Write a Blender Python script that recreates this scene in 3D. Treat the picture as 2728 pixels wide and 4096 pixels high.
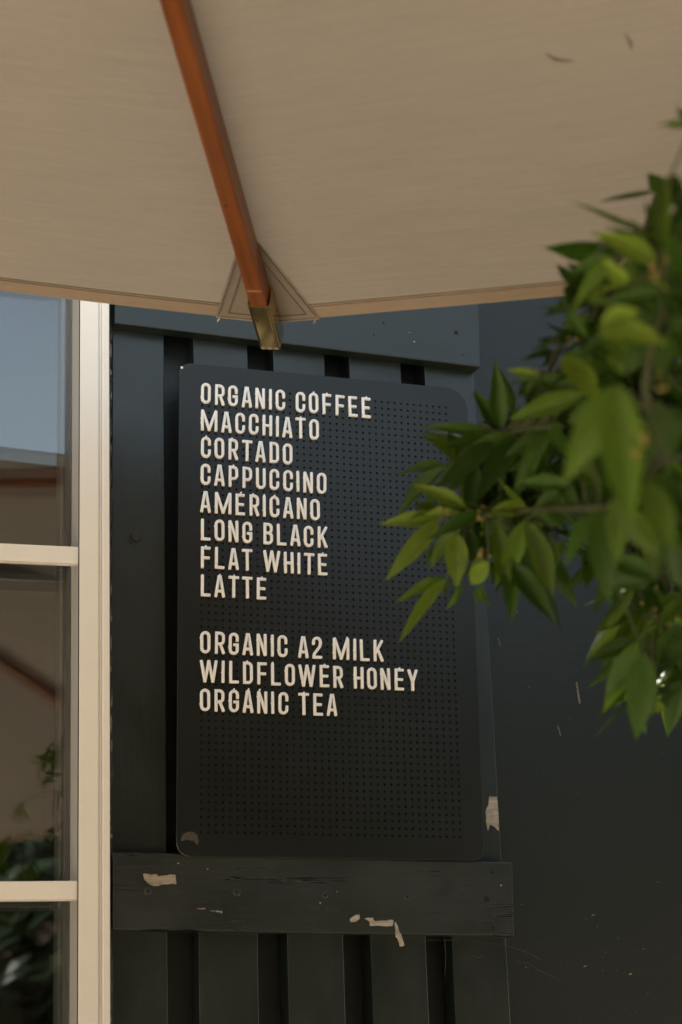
import bpy, bmesh, math, random
from mathutils import Vector, Matrix, noise

for o in list(bpy.data.objects):
    bpy.data.objects.remove(o)
S = bpy.context.scene
COL = S.collection
V = Vector
random.seed(11)

# ------------------------------------------------------------------ camera
cam_d = bpy.data.cameras.new("camera")
cam = bpy.data.objects.new("camera", cam_d)
COL.objects.link(cam)
cf = V((0.3003, 0.9137, 0.2737)).normalized()
cr = V((0.9514, -0.3075, -0.0173)).normalized()
cu = cr.cross(cf).normalized()
cr = cf.cross(cu).normalized()
M = Matrix(((cr.x, cu.x, -cf.x, -0.6231), (cr.y, cu.y, -cf.y, -2.5173), (cr.z, cu.z, -cf.z, 1.5038), (0, 0, 0, 1)))
cam.matrix_world = M
cam_d.sensor_fit = 'VERTICAL'
cam_d.sensor_height = 36.0
cam_d.sensor_width = 24.0
cam_d.lens = 67.81
cam_d.clip_end = 2000
cam_d.dof.use_dof = True
cam_d.dof.focus_distance = 2.66
cam_d.dof.aperture_fstop = 4.0
S.camera = cam

# ------------------------------------------------------------------ sky, sun, exposure
SUN_EL = math.radians(66)
SUN_AZ = math.radians(-38)        # from +Y (behind the building) towards -X
world = bpy.data.worlds.new("World")
S.world = world
world.use_nodes = True
wn = world.node_tree
sky = wn.nodes.new("ShaderNodeTexSky")
sky.sky_type = 'NISHITA'
sky.sun_disc = False
sky.sun_elevation = SUN_EL
sky.sun_rotation = SUN_AZ
sky.air_density = 1.0
sky.dust_density = 3.5
sky.ozone_density = 1.0
bg = wn.nodes["Background"]
bg.inputs[1].default_value = 0.10
hsv = wn.nodes.new("ShaderNodeHueSaturation")
hsv.inputs['Saturation'].default_value = 0.62
wn.links.new(sky.outputs[0], hsv.inputs['Color'])
tint = wn.nodes.new("ShaderNodeMix")
tint.data_type = 'RGBA'
tint.blend_type = 'MULTIPLY'
tint.inputs[0].default_value = 1.0
tint.inputs[7].default_value = (0.98, 1.0, 0.90, 1)
wn.links.new(hsv.outputs[0], tint.inputs[6])
wn.links.new(tint.outputs[2], bg.inputs[0])

sun_d = bpy.data.lights.new("sun", 'SUN')
sun_d.energy = 5.0
sun_d.angle = math.radians(0.5)
sun_d.color = (1.0, 0.94, 0.86)
sun = bpy.data.objects.new("sun", sun_d)
COL.objects.link(sun)
sdir = V((math.sin(SUN_AZ) * math.cos(SUN_EL), math.cos(SUN_AZ) * math.cos(SUN_EL), math.sin(SUN_EL)))
sun.rotation_euler = sdir.to_track_quat('Z', 'Y').to_euler()
sun.location = (1, 6, 9)

S.view_settings.view_transform = 'Standard'
S.view_settings.look = 'None'
S.view_settings.gamma = 1.0
S.view_settings.use_curve_mapping = False
S.view_settings.exposure = 1.78
S.render.engine = 'CYCLES'
S.cycles.max_bounces = 10
S.cycles.transparent_max_bounces = 16
S.cycles.sample_clamp_indirect = 6

# ------------------------------------------------------------------ helpers
def link(o, parent=None):
    COL.objects.link(o)
    if parent is not None:
        o.parent = parent
    return o

def mobj(name, me, mat, parent=None, smooth=False):
    o = bpy.data.objects.new(name, me)
    if mat is not None and not me.materials:
        me.materials.append(mat)
    if smooth:
        for p in me.polygons:
            p.use_smooth = True
    return link(o, parent)

def bobj(name, bm, mat, parent=None, smooth=False, off=None):
    me = bpy.data.meshes.new(name)
    if off is not None:
        bmesh.ops.translate(bm, verts=bm.verts, vec=off)
    bm.normal_update()
    bm.to_mesh(me)
    bm.free()
    return mobj(name, me, mat, parent, smooth)

def empty(name, loc=(0, 0, 0)):
    o = bpy.data.objects.new(name, None)
    o.empty_display_size = 0.1
    o.location = loc
    return link(o)

def tag(o, label, cat, group=None, kind=None):
    o["label"] = label
    o["category"] = cat
    if group:
        o["group"] = group
    if kind:
        o["kind"] = kind
    return o

def hexa(bm, pts, bev=0.0, seg=2):
    """box from 8 points: bottom ring 0-3, top ring 4-7"""
    vs = [bm.verts.new(p) for p in pts]
    fs = [bm.faces.new([vs[i] for i in q]) for q in
          ((3, 2, 1, 0), (4, 5, 6, 7), (0, 1, 5, 4), (1, 2, 6, 5), (2, 3, 7, 6), (3, 0, 4, 7))]
    bmesh.ops.recalc_face_normals(bm, faces=fs)
    if bev > 0:
        es = set()
        for f in fs:
            es.update(f.edges)
        bmesh.ops.bevel(bm, geom=list(es), offset=bev, segments=seg, affect='EDGES', profile=0.6)
    return bm

def box(bm, x0, x1, y0, y1, z0, z1, bev=0.0, seg=2):
    return hexa(bm, [(x0, y0, z0), (x1, y0, z0), (x1, y1, z0), (x0, y1, z0),
                     (x0, y0, z1), (x1, y0, z1), (x1, y1, z1), (x0, y1, z1)], bev, seg)

def tube(bm, pts, radii, n=8, caps=True):
    pts = [V(p) for p in pts]
    if not hasattr(radii, '__len__'):
        radii = [radii] * len(pts)
    rings = []
    prev = None
    for i, p in enumerate(pts):
        t = (pts[min(i + 1, len(pts) - 1)] - pts[max(i - 1, 0)])
        if t.length < 1e-9:
            t = V((0, 0, 1))
        t.normalize()
        if prev is None:
            a = t.orthogonal().normalized()
        else:
            a = prev - t * prev.dot(t)
            a = a.normalized() if a.length > 1e-6 else t.orthogonal().normalized()
        prev = a
        b = t.cross(a)
        rings.append([bm.verts.new(p + (a * math.cos(2 * math.pi * k / n) + b * math.sin(2 * math.pi * k / n)) * radii[i]) for k in range(n)])
    for r0, r1 in zip(rings, rings[1:]):
        for k in range(n):
            bm.faces.new((r0[k], r0[(k + 1) % n], r1[(k + 1) % n], r1[k]))
    if caps:
        bm.faces.new(rings[0][::-1])
        bm.faces.new(rings[-1])
    return bm

def lathe(bm, prof, origin=(0, 0, 0), axis=(0, 0, 1), n=24):
    """prof: list of (radius, height) along axis"""
    o = V(origin)
    ax = V(axis).normalized()
    a = ax.orthogonal().normalized()
    b = ax.cross(a)
    rings = []
    for r, h in prof:
        rings.append([bm.verts.new(o + ax * h + (a * math.cos(2 * math.pi * k / n) + b * math.sin(2 * math.pi * k / n)) * max(r, 1e-5)) for k in range(n)])
    for r0, r1 in zip(rings, rings[1:]):
        for k in range(n):
            bm.faces.new((r0[k], r0[(k + 1) % n], r1[(k + 1) % n], r1[k]))
    bm.faces.new(rings[0][::-1])
    bm.faces.new(rings[-1])
    bmesh.ops.recalc_face_normals(bm, faces=bm.faces)
    return bm

def prism_y(bm, poly, y0, y1):
    """extrude an (x,z) polygon from y0 (front) to y1"""
    f = [bm.verts.new((x, y0, z)) for x, z in poly]
    b = [bm.verts.new((x, y1, z)) for x, z in poly]
    n = len(poly)
    fs = [bm.faces.new(f), bm.faces.new(b[::-1])]
    for i in range(n):
        fs.append(bm.faces.new((f[i], b[i], b[(i + 1) % n], f[(i + 1) % n])))
    bmesh.ops.recalc_face_normals(bm, faces=fs)
    return bm

# ------------------------------------------------------------------ materials
def newmat(name):
    m = bpy.data.materials.new(name)
    m.use_nodes = True
    nt = m.node_tree
    return m, nt, nt.nodes["Principled BSDF"], nt.nodes["Material Output"]

def N(nt, t, **kw):
    n = nt.nodes.new(t)
    for k, v in kw.items():
        if k in n.inputs:
            n.inputs[k].default_value = v
        else:
            setattr(n, k, v)
    return n

def coords(nt, scale=(1, 1, 1), kind='Object', rot=(0, 0, 0)):
    tc = N(nt, "ShaderNodeTexCoord")
    mp = N(nt, "ShaderNodeMapping")
    mp.inputs['Scale'].default_value = scale
    mp.inputs['Rotation'].default_value = rot
    nt.links.new(tc.outputs[kind], mp.inputs['Vector'])
    return mp.outputs['Vector']

def noise_n(nt, vec, scale, detail=4, rough=0.6):
    n = N(nt, "ShaderNodeTexNoise")
    n.inputs['Scale'].default_value = scale
    n.inputs['Detail'].default_value = detail
    n.inputs['Roughness'].default_value = rough
    nt.links.new(vec, n.inputs['Vector'])
    return n.outputs['Fac']

def ramp(nt, fac, stops):
    r = N(nt, "ShaderNodeValToRGB")
    el = r.color_ramp.elements
    el[0].position, el[0].color = stops[0][0], tuple(stops[0][1]) + (1,)
    el[1].position, el[1].color = stops[1][0], tuple(stops[1][1]) + (1,)
    for p, c in stops[2:]:
        e = el.new(p)
        e.color = tuple(c) + (1,)
    nt.links.new(fac, r.inputs['Fac'])
    return r.outputs['Color']

def g(v):
    return (v, v, v)

def mixc(nt, fac, a, b, mode='MIX'):
    m = N(nt, "ShaderNodeMix", data_type='RGBA', blend_type=mode)
    for sock, v in ((m.inputs[0], fac), (m.inputs[6], a), (m.inputs[7], b)):
        if hasattr(v, 'is_linked'):
            nt.links.new(v, sock)
        elif isinstance(v, (int, float)):
            sock.default_value = v
        else:
            sock.default_value = tuple(v) + (1,)
    return m.outputs[2]

def bump(nt, height, strength, dist, normal=None):
    b = N(nt, "ShaderNodeBump")
    b.inputs['Strength'].default_value = strength
    b.inputs['Distance'].default_value = dist
    nt.links.new(height, b.inputs['Height'])
    if normal is not None:
        nt.links.new(normal, b.inputs['Normal'])
    return b.outputs['Normal']

def paint_wood(name, base, grain_axis, crack=0.0, rough=0.34):
    m, nt, P, out = newmat(name)
    sc = (60, 60, 2.2) if grain_axis == 'Z' else (2.2, 60, 60)
    v = coords(nt, sc)
    vw = coords(nt, (1, 1, 1))
    gr = noise_n(nt, v, 3.0, 6, 0.62)
    big = noise_n(nt, vw, 9, 4)
    spk = noise_n(nt, vw, 420, 2)
    c = ramp(nt, big, [(0.3, [k * 0.82 for k in base]), (0.7, [k * 1.22 for k in base])])
    dust = ramp(nt, spk, [(0.70, g(0)), (0.78, g(1))])
    dustmask = mixc(nt, 1.0, dust, ramp(nt, noise_n(nt, vw, 6, 3), [(0.48, g(0)), (0.72, g(0.8))]), 'MULTIPLY')
    c = mixc(nt, dustmask, c, (0.12, 0.11, 0.09))
    h = gr
    if crack > 0:
        vc = coords(nt, (3.2, 40, 95) if grain_axis == 'X' else (95, 40, 3.2))
        cn = noise_n(nt, vc, 1.0, 5, 0.65)
        mask = noise_n(nt, vw, 7.5, 2)
        crk = mixc(nt, 1.0, ramp(nt, cn, [(0.555, g(0)), (0.572, g(1)), (0.585, g(1)), (0.60, g(0))]), ramp(nt, mask, [(0.45, g(0)), (0.56, g(1))]), 'MULTIPLY')
        c = mixc(nt, crk, c, (0.004, 0.0045, 0.004))
        hh = N(nt, "ShaderNodeMath", operation='MULTIPLY_ADD')
        nt.links.new(crk, hh.inputs[0])
        hh.inputs[1].default_value = -0.8 * crack
        nt.links.new(gr, hh.inputs[2])
        h = hh.outputs[0]
    nt.links.new(c, P.inputs['Base Color'])
    r = ramp(nt, big, [(0.3, g(rough - 0.06)), (0.7, g(rough + 0.10))])
    nt.links.new(r, P.inputs['Roughness'])
    SPEC = 0.85
    P.inputs['Specular IOR Level'].default_value = SPEC
    if crack > 0:
        nt.links.new(mixc(nt, crk, g(SPEC), g(0.0)), P.inputs['Specular IOR Level'])
    nrm = bump(nt, h, 0.32, 0.0012)
    nrm = bump(nt, noise_n(nt, vw, 30, 4), 0.25, 0.003, nrm)
    nt.links.new(nrm, P.inputs['Normal'])
    return m

SLATE = (0.0054, 0.0120, 0.0108)
MAT = {}
MAT['slat'] = paint_wood("slat_paint", SLATE, 'Z')
MAT['rail_sound'] = paint_wood('upper_rail_paint', SLATE, 'X')
MAT['rail'] = paint_wood("rail_paint", (0.0058, 0.0112, 0.0090), 'X', crack=1.0, rough=0.40)

def m_wall():
    m, nt, P, out = newmat("wall_plaster")
    vw = coords(nt, (1, 1, 1))
    vs = coords(nt, (9, 9, 26), rot=(0, 0.2, 0))
    a = noise_n(nt, vw, 95, 5, 0.6)
    b = noise_n(nt, vs, 1.6, 4, 0.55)
    c_ = noise_n(nt, vw, 4, 3)
    c = ramp(nt, c_, [(0.3, (0.0028, 0.0070, 0.0064)), (0.7, (0.0042, 0.0094, 0.0084))])
    spk = ramp(nt, noise_n(nt, vw, 260, 1), [(0.775, g(0)), (0.80, g(0.7))])
    c = mixc(nt, spk, c, (0.10, 0.095, 0.085))
    nt.links.new(c, P.inputs['Base Color'])
    P.inputs['Roughness'].default_value = 0.42
    P.inputs['Specular IOR Level'].default_value = 0.68
    nrm = bump(nt, a, 0.4, 0.0014)
    nrm = bump(nt, b, 0.35, 0.0020, nrm)
    nt.links.new(nrm, P.inputs['Normal'])
    return m
MAT['wall'] = m_wall()

def simple(name, col, rough=0.5, metal=0.0, var=0.0, scale=20, bmp=0.0, bscale=200, bdist=0.001, spec=None):
    m, nt, P, out = newmat(name)
    P.inputs['Base Color'].default_value = tuple(col) + (1,)
    P.inputs['Roughness'].default_value = rough
    P.inputs['Metallic'].default_value = metal
    vw = coords(nt)
    if var > 0:
        c = ramp(nt, noise_n(nt, vw, scale, 5), [(0.3, [k * (1 - var) for k in col]), (0.7, [min(1, k * (1 + var)) for k in col])])
        nt.links.new(c, P.inputs['Base Color'])
    if bmp > 0:
        nt.links.new(bump(nt, noise_n(nt, vw, bscale, 4), bmp, bdist), P.inputs['Normal'])
    if spec is not None:
        P.inputs['Specular IOR Level'].default_value = spec
    return m

def m_board():
    m, nt, P, out = newmat("board_powder_coat")
    vw = coords(nt)
    sm = noise_n(nt, vw, 7, 5, 0.6)
    c = ramp(nt, sm, [(0.3, (0.0036, 0.0050, 0.0048)), (0.75, (0.0050, 0.0066, 0.0062))])
    du = ramp(nt, noise_n(nt, vw, 600, 1), [(0.79, g(0)), (0.81, g(0.5))])
    c = mixc(nt, du, c, (0.13, 0.12, 0.10))
    nt.links.new(c, P.inputs['Base Color'])
    nt.links.new(ramp(nt, sm, [(0.3, g(0.33)), (0.7, g(0.42))]), P.inputs['Roughness'])
    P.inputs['Specular IOR Level'].default_value = 0.60
    nt.links.new(bump(nt, noise_n(nt, vw, 900, 2), 0.12, 0.0004), P.inputs['Normal'])
    return m
MAT['board'] = m_board()
MAT['hole'] = simple("hole_lining", (0.006, 0.006, 0.006), 0.8)
MAT['edge_wear'] = simple("worn_metal_edge", (0.20, 0.20, 0.19), 0.5, var=0.4, scale=300)
MAT['letter'] = simple("letter_plastic", (0.85, 0.845, 0.83), 0.42, var=0.05, scale=35)
MAT['frame'] = simple("window_frame_paint", (0.84, 0.825, 0.78), 0.33, var=0.03, scale=6, bmp=0.06, bscale=14, bdist=0.004)
MAT['bead'] = simple("glazing_bead_pvc", (0.80, 0.79, 0.76), 0.4)
MAT['return_shade'] = simple('shaded_jamb_return', (0.42, 0.41, 0.385), 0.4)  # frame tone greyed to stand for the less lit jamb return
MAT['seal'] = simple("rubber_seal", (0.02, 0.02, 0.02), 0.6)
def m_bare(name, col):
    m, nt, P, out = newmat(name)
    v = coords(nt, (12, 60, 160))
    v2 = coords(nt)
    gr = noise_n(nt, v, 1.0, 6, 0.7)
    c = ramp(nt, gr, [(0.30, [k * .45 for k in col]), (0.50, col), (0.75, [min(1, k * 1.15) for k in col])])
    c = mixc(nt, ramp(nt, noise_n(nt, v2, 90, 4), [(0.5, g(0)), (0.7, g(.6))]), c, [k * .5 for k in col])
    nt.links.new(c, P.inputs['Base Color'])
    P.inputs['Roughness'].default_value = .8
    nt.links.new(bump(nt, gr, .5, .002), P.inputs['Normal'])
    return m
MAT['bare_x'] = simple("bare_weathered_wood", (0.42, 0.37, 0.31), 0.75, var=0.35, scale=160, bmp=0.4, bscale=250)
MAT['barewhite_x'] = simple("primer_white_chip", (0.55, 0.50, 0.44), 0.65, var=0.18, scale=140, bmp=0.2, bscale=300)
MAT['bare'] = m_bare('bare_weathered_timber', (0.34, 0.29, 0.225))
MAT['barewhite'] = m_bare('bare_pale_timber', (0.44, 0.40, 0.34))
MAT['screw'] = simple("painted_screw", (0.022, 0.026, 0.024), 0.4, bmp=0.2, bscale=500)
MAT['dark'] = simple("dark_recess", (0.004, 0.004, 0.004), 0.8)
MAT['web'] = simple("cobweb_silk", (0.10, 0.09, 0.075), 0.7)
MAT['caulk'] = simple("cracked_old_caulk", (0.045, 0.042, 0.036), 0.75, var=0.7, scale=120, bmp=0.8, bscale=180, bdist=0.004)
MAT['flake'] = simple('caulk_flake', (0.17, 0.15, 0.125), 0.7, var=.5, scale=200)
MAT['brass'] = simple("worn_brass", (0.66, 0.51, 0.24), 0.12, 1.0, var=0.18, scale=55, bmp=0.06, bscale=120)
MAT['interior'] = simple("room_wall", (0.10, 0.09, 0.08), 0.8)
MAT['roof'] = simple("roof_sheet", (0.12, 0.12, 0.12), 0.5)
MAT['bark'] = simple("citrus_bark", (0.10, 0.075, 0.05), 0.8, var=0.3, scale=40, bmp=0.5, bscale=120)
MAT['twig'] = simple("green_twig", (0.045, 0.06, 0.018), 0.6)
MAT['bud'] = simple("flower_bud", (0.24, 0.18, 0.05), 0.55, var=0.35, scale=120)
MAT['stitch'] = simple("stitch_thread", (0.17, 0.13, 0.095), 0.8)
MAT['pot'] = simple("terracotta", (0.32, 0.15, 0.08), 0.75, var=0.2, scale=15)
MAT['soil'] = simple("potting_soil", (0.03, 0.022, 0.015), 0.95, bmp=0.8, bscale=60, bdist=0.02)
MAT['fence'] = simple("fence_timber", (0.16, 0.10, 0.06), 0.7, var=0.3, scale=10)

def m_ground():
    m, nt, P, out = newmat("sandy_paving")
    vw = coords(nt)
    c = ramp(nt, noise_n(nt, vw, 3, 6), [(0.3, (0.41, 0.315, 0.205)), (0.7, (0.51, 0.40, 0.27))])
    nt.links.new(c, P.inputs['Base Color'])
    P.inputs['Roughness'].default_value = 0.85
    nt.links.new(bump(nt, noise_n(nt, vw, 40, 6), 0.6, 0.01), P.inputs['Normal'])
    return m
MAT['ground'] = m_ground()

def m_wood():
    m, nt, P, out = newmat("varnished_rib_timber")
    v = coords(nt, (2.5, 90, 90), kind='UV')
    gr = noise_n(nt, v, 1.0, 6, 0.6)
    vw = coords(nt)
    bl = noise_n(nt, vw, 9, 3)
    c = ramp(nt, gr, [(0.25, (0.095, 0.028, 0.007)), (0.55, (0.20, 0.060, 0.014)), (0.80, (0.285, 0.092, 0.022))])
    c = mixc(nt, ramp(nt, bl, [(0.35, g(0)), (0.75, g(0.35))]), c, (0.30, 0.10, 0.026))
    nt.links.new(c, P.inputs['Base Color'])
    P.inputs['Roughness'].default_value = 0.36
    P.inputs['Coat Weight'].default_value = 0.15
    P.inputs['Coat Roughness'].default_value = 0.25
    nt.links.new(bump(nt, gr, 0.12, 0.0008), P.inputs['Normal'])
    return m
MAT['wood'] = m_wood()

def m_fabric(name, col, trans_col, tr):
    m, nt, P, out = newmat(name)
    v = coords(nt, (9, 210, 1), kind='UV')
    v2 = coords(nt, (60, 800, 1), kind='UV')
    v3 = coords(nt, (1, 1, 1), kind='UV')
    s1 = noise_n(nt, v, 1.0, 5, 0.6)
    s2 = noise_n(nt, v2, 1.0, 3, 0.6)
    bl = noise_n(nt, v3, 3.5, 4)
    c = ramp(nt, s1, [(0.30, [k * 0.90 for k in col]), (0.70, [k * 1.07 for k in col])])
    c = mixc(nt, 0.35, c, ramp(nt, s2, [(0.3, [k * 0.8 for k in col]), (0.7, [k * 1.15 for k in col])]))
    c = mixc(nt, ramp(nt, bl, [(0.45, g(0)), (0.8, g(0.25))]), c, [k * 0.75 for k in col])
    P.inputs['Roughness'].default_value = 0.85
    P.inputs['Specular IOR Level'].default_value = 0.2
    nt.links.new(c, P.inputs['Base Color'])
    # weave
    vu = coords(nt, (1, 1, 1), kind='UV')
    wv = N(nt, "ShaderNodeTexWave", wave_type='BANDS', bands_direction='DIAGONAL')
    wv.inputs['Scale'].default_value = 190
    wv.inputs['Distortion'].default_value = 1.0
    nt.links.new(vu, wv.inputs['Vector'])
    nrm = bump(nt, noise_n(nt, coords(nt, (2, 5, 1), kind='UV'), 1.6, 3), 0.25, 0.03)
    nrm = bump(nt, s1, 0.22, 0.0015, nrm)
    nrm = bump(nt, wv.outputs['Fac'], 0.10, 0.0006, nrm)
    nt.links.new(nrm, P.inputs['Normal'])
    T = N(nt, "ShaderNodeBsdfTranslucent")
    tc = mixc(nt, 1.0, ramp(nt, s1, [(0.30, g(0.85)), (0.70, g(1.0))]), trans_col, 'MULTIPLY')
    nt.links.new(tc, T.inputs['Color'])
    mx = N(nt, "ShaderNodeMixShader")
    mx.inputs[0].default_value = tr
    nt.links.new(P.outputs[0], mx.inputs[1])
    nt.links.new(T.outputs[0], mx.inputs[2])
    nt.links.new(mx.outputs[0], out.inputs['Surface'])
    return m
MAT['fabric'] = m_fabric("parasol_canvas", (0.236, 0.221, 0.213), (0.30, 0.235, 0.165), 0.07)
MAT['hem'] = m_fabric("parasol_lit_hem_canvas", (0.40, 0.325, 0.265), (0.36, 0.235, 0.135), 0.07)  # orange hem canvas, colour lightened for the light its rim catches

MAT['patch'] = m_fabric('parasol_patch_canvas', (0.315, 0.285, 0.264), (0.30, 0.235, 0.165), 0.07)

def m_leaf(name, top, trans, tr):
    m, nt, P, out = newmat(name)
    oi = N(nt, "ShaderNodeObjectInfo")
    v = coords(nt)
    bl = noise_n(nt, v, 1.7, 3)
    c = ramp(nt, bl, [(0.3, [k * 0.75 for k in top]), (0.7, [k * 1.25 for k in top])])
    hs = N(nt, "ShaderNodeHueSaturation")
    mr = N(nt, "ShaderNodeMapRange")
    mr.inputs['To Min'].default_value = 0.7
    mr.inputs['To Max'].default_value = 1.35
    nt.links.new(oi.outputs['Random'], mr.inputs['Value'])
    nt.links.new(mr.outputs[0], hs.inputs['Value'])
    nt.links.new(c, hs.inputs['Color'])
    nt.links.new(hs.outputs[0], P.inputs['Base Color'])
    P.inputs['Roughness'].default_value = 0.42
    P.inputs['Specular IOR Level'].default_value = 0.28
    vx = coords(nt, (26, 3, 1))
    nt.links.new(bump(nt, noise_n(nt, vx, 1, 3), 0.2, 0.02), P.inputs['Normal'])
    T = N(nt, "ShaderNodeBsdfTranslucent")
    T.inputs['Color'].default_value = tuple(trans) + (1,)
    mx = N(nt, "ShaderNodeMixShader")
    mx.inputs[0].default_value = tr
    nt.links.new(P.outputs[0], mx.inputs[1])
    nt.links.new(T.outputs[0], mx.inputs[2])
    nt.links.new(mx.outputs[0], out.inputs['Surface'])
    return m
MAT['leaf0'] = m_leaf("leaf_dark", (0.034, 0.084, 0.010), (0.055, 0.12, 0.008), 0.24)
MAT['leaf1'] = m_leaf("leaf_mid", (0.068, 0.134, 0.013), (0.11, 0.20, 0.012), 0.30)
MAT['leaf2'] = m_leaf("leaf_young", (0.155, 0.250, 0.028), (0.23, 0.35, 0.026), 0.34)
MAT['hedge'] = m_leaf("shade_dark_leaf", (0.011, 0.018, 0.006), (0.012, 0.02, 0.004), 0.15)  # leaf colour darkened to stand for shade on the mirrored plants

def m_glass():
    m, nt, P, out = newmat("window_glass")
    fr = N(nt, "ShaderNodeFresnel")
    fr.inputs['IOR'].default_value = 2.4
    T = N(nt, "ShaderNodeBsdfTransparent")
    T.inputs['Color'].default_value = (0.90, 0.92, 0.91, 1)
    G = N(nt, "ShaderNodeBsdfGlossy")
    G.inputs['Roughness'].default_value = 0.0
    G.inputs['Color'].default_value = (0.96, 0.98, 1.0, 1)
    mx = N(nt, "ShaderNodeMixShader")
    nt.links.new(fr.outputs[0], mx.inputs[0])
    nt.links.new(T.outputs[0], mx.inputs[1])
    nt.links.new(G.outputs[0], mx.inputs[2])
    nt.links.new(mx.outputs[0], out.inputs['Surface'])
    return m
MAT['glass'] = m_glass()

# ------------------------------------------------------------------ ground
bm = bmesh.new()
for v_ in [(-300, -300, 0), (300, -300, 0), (300, 300, 0), (-300, 300, 0)]:
    bm.verts.new(v_)
bm.faces.new(bm.verts)
gr_o = bobj("ground", bm, MAT['ground'])
gr_o["kind"] = "structure"

# ------------------------------------------------------------------ cafe building
WALL_Y = 0.072
bld = tag(empty("cafe_building", (0, WALL_Y, 0)), "dark slate plastered cafe wall behind the shutter and the menu board", "building")
boff = V((0, -WALL_Y, 0))
bm = bmesh.new()
# wall slab in four blocks butted round the window opening
OX0, OX1, OZ0, OZ1 = -1.115, -0.150, 1.19, 2.70
box(bm, -4.5, OX0, WALL_Y, WALL_Y + 0.22, 0.0, 2.80)
box(bm, OX1, 3.6, WALL_Y, WALL_Y + 0.22, 0.0, 2.80)
box(bm, OX0, OX1, WALL_Y, WALL_Y + 0.22, 0.0, OZ0)
box(bm, OX0, OX1, WALL_Y, WALL_Y + 0.22, OZ1, 2.80)
bobj("wall", bm, MAT['wall'], bld, off=boff)
bm = bmesh.new()
box(bm, -4.5, -4.28, 0.275, 5.0, 0, 2.80)
box(bm, 3.38, 3.6, 0.275, 5.0, 0, 2.80)
box(bm, -4.5, 3.6, 5.003, 5.2, 0, 2.80)
bobj("side_wall", bm, MAT['wall'], bld, off=boff)
bm = bmesh.new()
box(bm, -4.65, 3.75, 0.03, 5.3, 2.804, 2.86, 0.01)
rf = bobj("roof", bm, MAT['roof'], bld, off=boff)
bm = bmesh.new()
box(bm, -2.4, 0.9, 3.0, 3.05, 0.01, 2.79)
box(bm, -2.4, -2.35, 0.30, 2.99, 0.01, 2.79)
box(bm, 0.85, 0.9, 0.30, 2.99, 0.01, 2.79)
bobj("interior_wall", bm, MAT['interior'], bld, off=boff)

# window, hung one degree out of square with the board
win = empty("window", (-0.1677, 0, 2.0076))
win.parent = bld
win.location = V((-0.1677, -WALL_Y, 2.0076))
win.rotation_euler = (0, math.radians(-0.98), 0)
WT, WB, WL = 0.640, -0.760, -0.900

def jamb(name, mirror=False):
    # profile in (x,y); x=0 is the glazed edge
    prof = [(0, 0.001), (0.001, 0), (0.0252, 0), (0.0262, 0.001), (0.0266, 0.0035), (0.0284, 0.0035), (0.0286, 0.0018), (0.0302, 0.0018),
            (0.0304, 0.0035), (0.0312, 0.0035), (0.0316, 0.0008), (0.0325, 0.0), (0.0405, 0.0), (0.0415, 0.001), (0.0415, 0.068), (0.012, 0.0705),
            (0.012, 0.150), (0, 0.150)]
    bm = bmesh.new()
    rings = []
    for z in (WB - 0.04, WT + 0.04):
        rings.append([bm.verts.new(((WL - x) if mirror else x, y, z)) for x, y in prof])
    n = len(prof)
    for i in range(n):
        bm.faces.new((rings[0][i], rings[0][(i + 1) % n], rings[1][(i + 1) % n], rings[1][i]))
    bm.faces.new(rings[0])
    bm.faces.new(rings[1])
    bmesh.ops.recalc_face_normals(bm, faces=bm.faces)
    return bobj(name, bm, MAT['frame'], win)
jamb("jamb")
jamb("jamb", True)
bm = bmesh.new(); box(bm, WL + 0.0005, -0.0005, 0.001, 0.15, WT + 0.001, WT + 0.0405, 0.0015); bobj("head", bm, MAT['frame'], win)
bm = bmesh.new(); box(bm, WL + 0.0005, -0.0005, -0.02, 0.15, WB - 0.041, WB - 0.001, 0.002); bobj("sill", bm, MAT['frame'], win)
bm = bmesh.new(); box(bm, -0.0012, -0.0002, 0.0022, 0.0548, WB, WT); bobj("jamb_return_shade", bm, MAT['return_shade'], win)  # thin sheet over the jamb return, its weaker light put into the grey
# narrow black gasket line where the jamb return meets the frame face
bm = bmesh.new(); box(bm, -0.0013, -0.0002, 0.0005, 0.0020, WB, WT); bobj("gasket", bm, MAT['seal'], win)
# glazing bead along the right side of the sash, between the panes
bm = bmesh.new(); box(bm, -0.0022, -0.0003, 0.0595, 0.0855, WB, WT); bobj("spacer_bar", bm, MAT['bead'], win)
bm = bmesh.new(); box(bm, -0.0110, -0.0005, 0.0892, 0.125, WB, WT); bobj("inner_sash", bm, MAT['frame'], win)
BARS = [0.611, 0.163, -0.285]
for bz in BARS:
    bm = bmesh.new()
    box(bm, WL + 0.0004, -0.0004, 0.0020, 0.013, bz - 0.0119, bz + 0.0119, 0.0010)
    b_ = bobj("glazing_bar", bm, MAT['frame'], win)
    bm = bmesh.new()
    box(bm, WL + 0.0006, -0.0006, 0.004, 0.012, bz - 0.0132, bz - 0.0122)
    bobj("drip_seal", bm, MAT['bead'], b_)
bm = bmesh.new(); box(bm, -0.462, -0.438, 0.0036, 0.012, WB, BARS[0] - 0.0130, 0.001); bobj("glazing_bar", bm, MAT['frame'], win)
zs = [WT, BARS[0], BARS[1], BARS[2], WB]
for i in range(1, 4):
    for x0, x1 in ((WL, -0.45), (-0.45, 0.0)):
        z1, z0 = zs[i], zs[i + 1]
        for j, (yy, tl) in enumerate(((0.0555, 0.0), (0.0885, 0.0003))):
            bm = bmesh.new()
            vs = [bm.verts.new(p) for p in ((x0 + .0006, yy, z0 + .0006), (x1 - .0006, yy, z0 + .0006), (x1 - .0006, yy + tl, z1 - .0006), (x0 + .0006, yy + tl, z1 - .0006))]
            bm.faces.new(vs)
            bobj("pane" if j == 0 else "inner_pane", bm, MAT['glass'], win)
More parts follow.
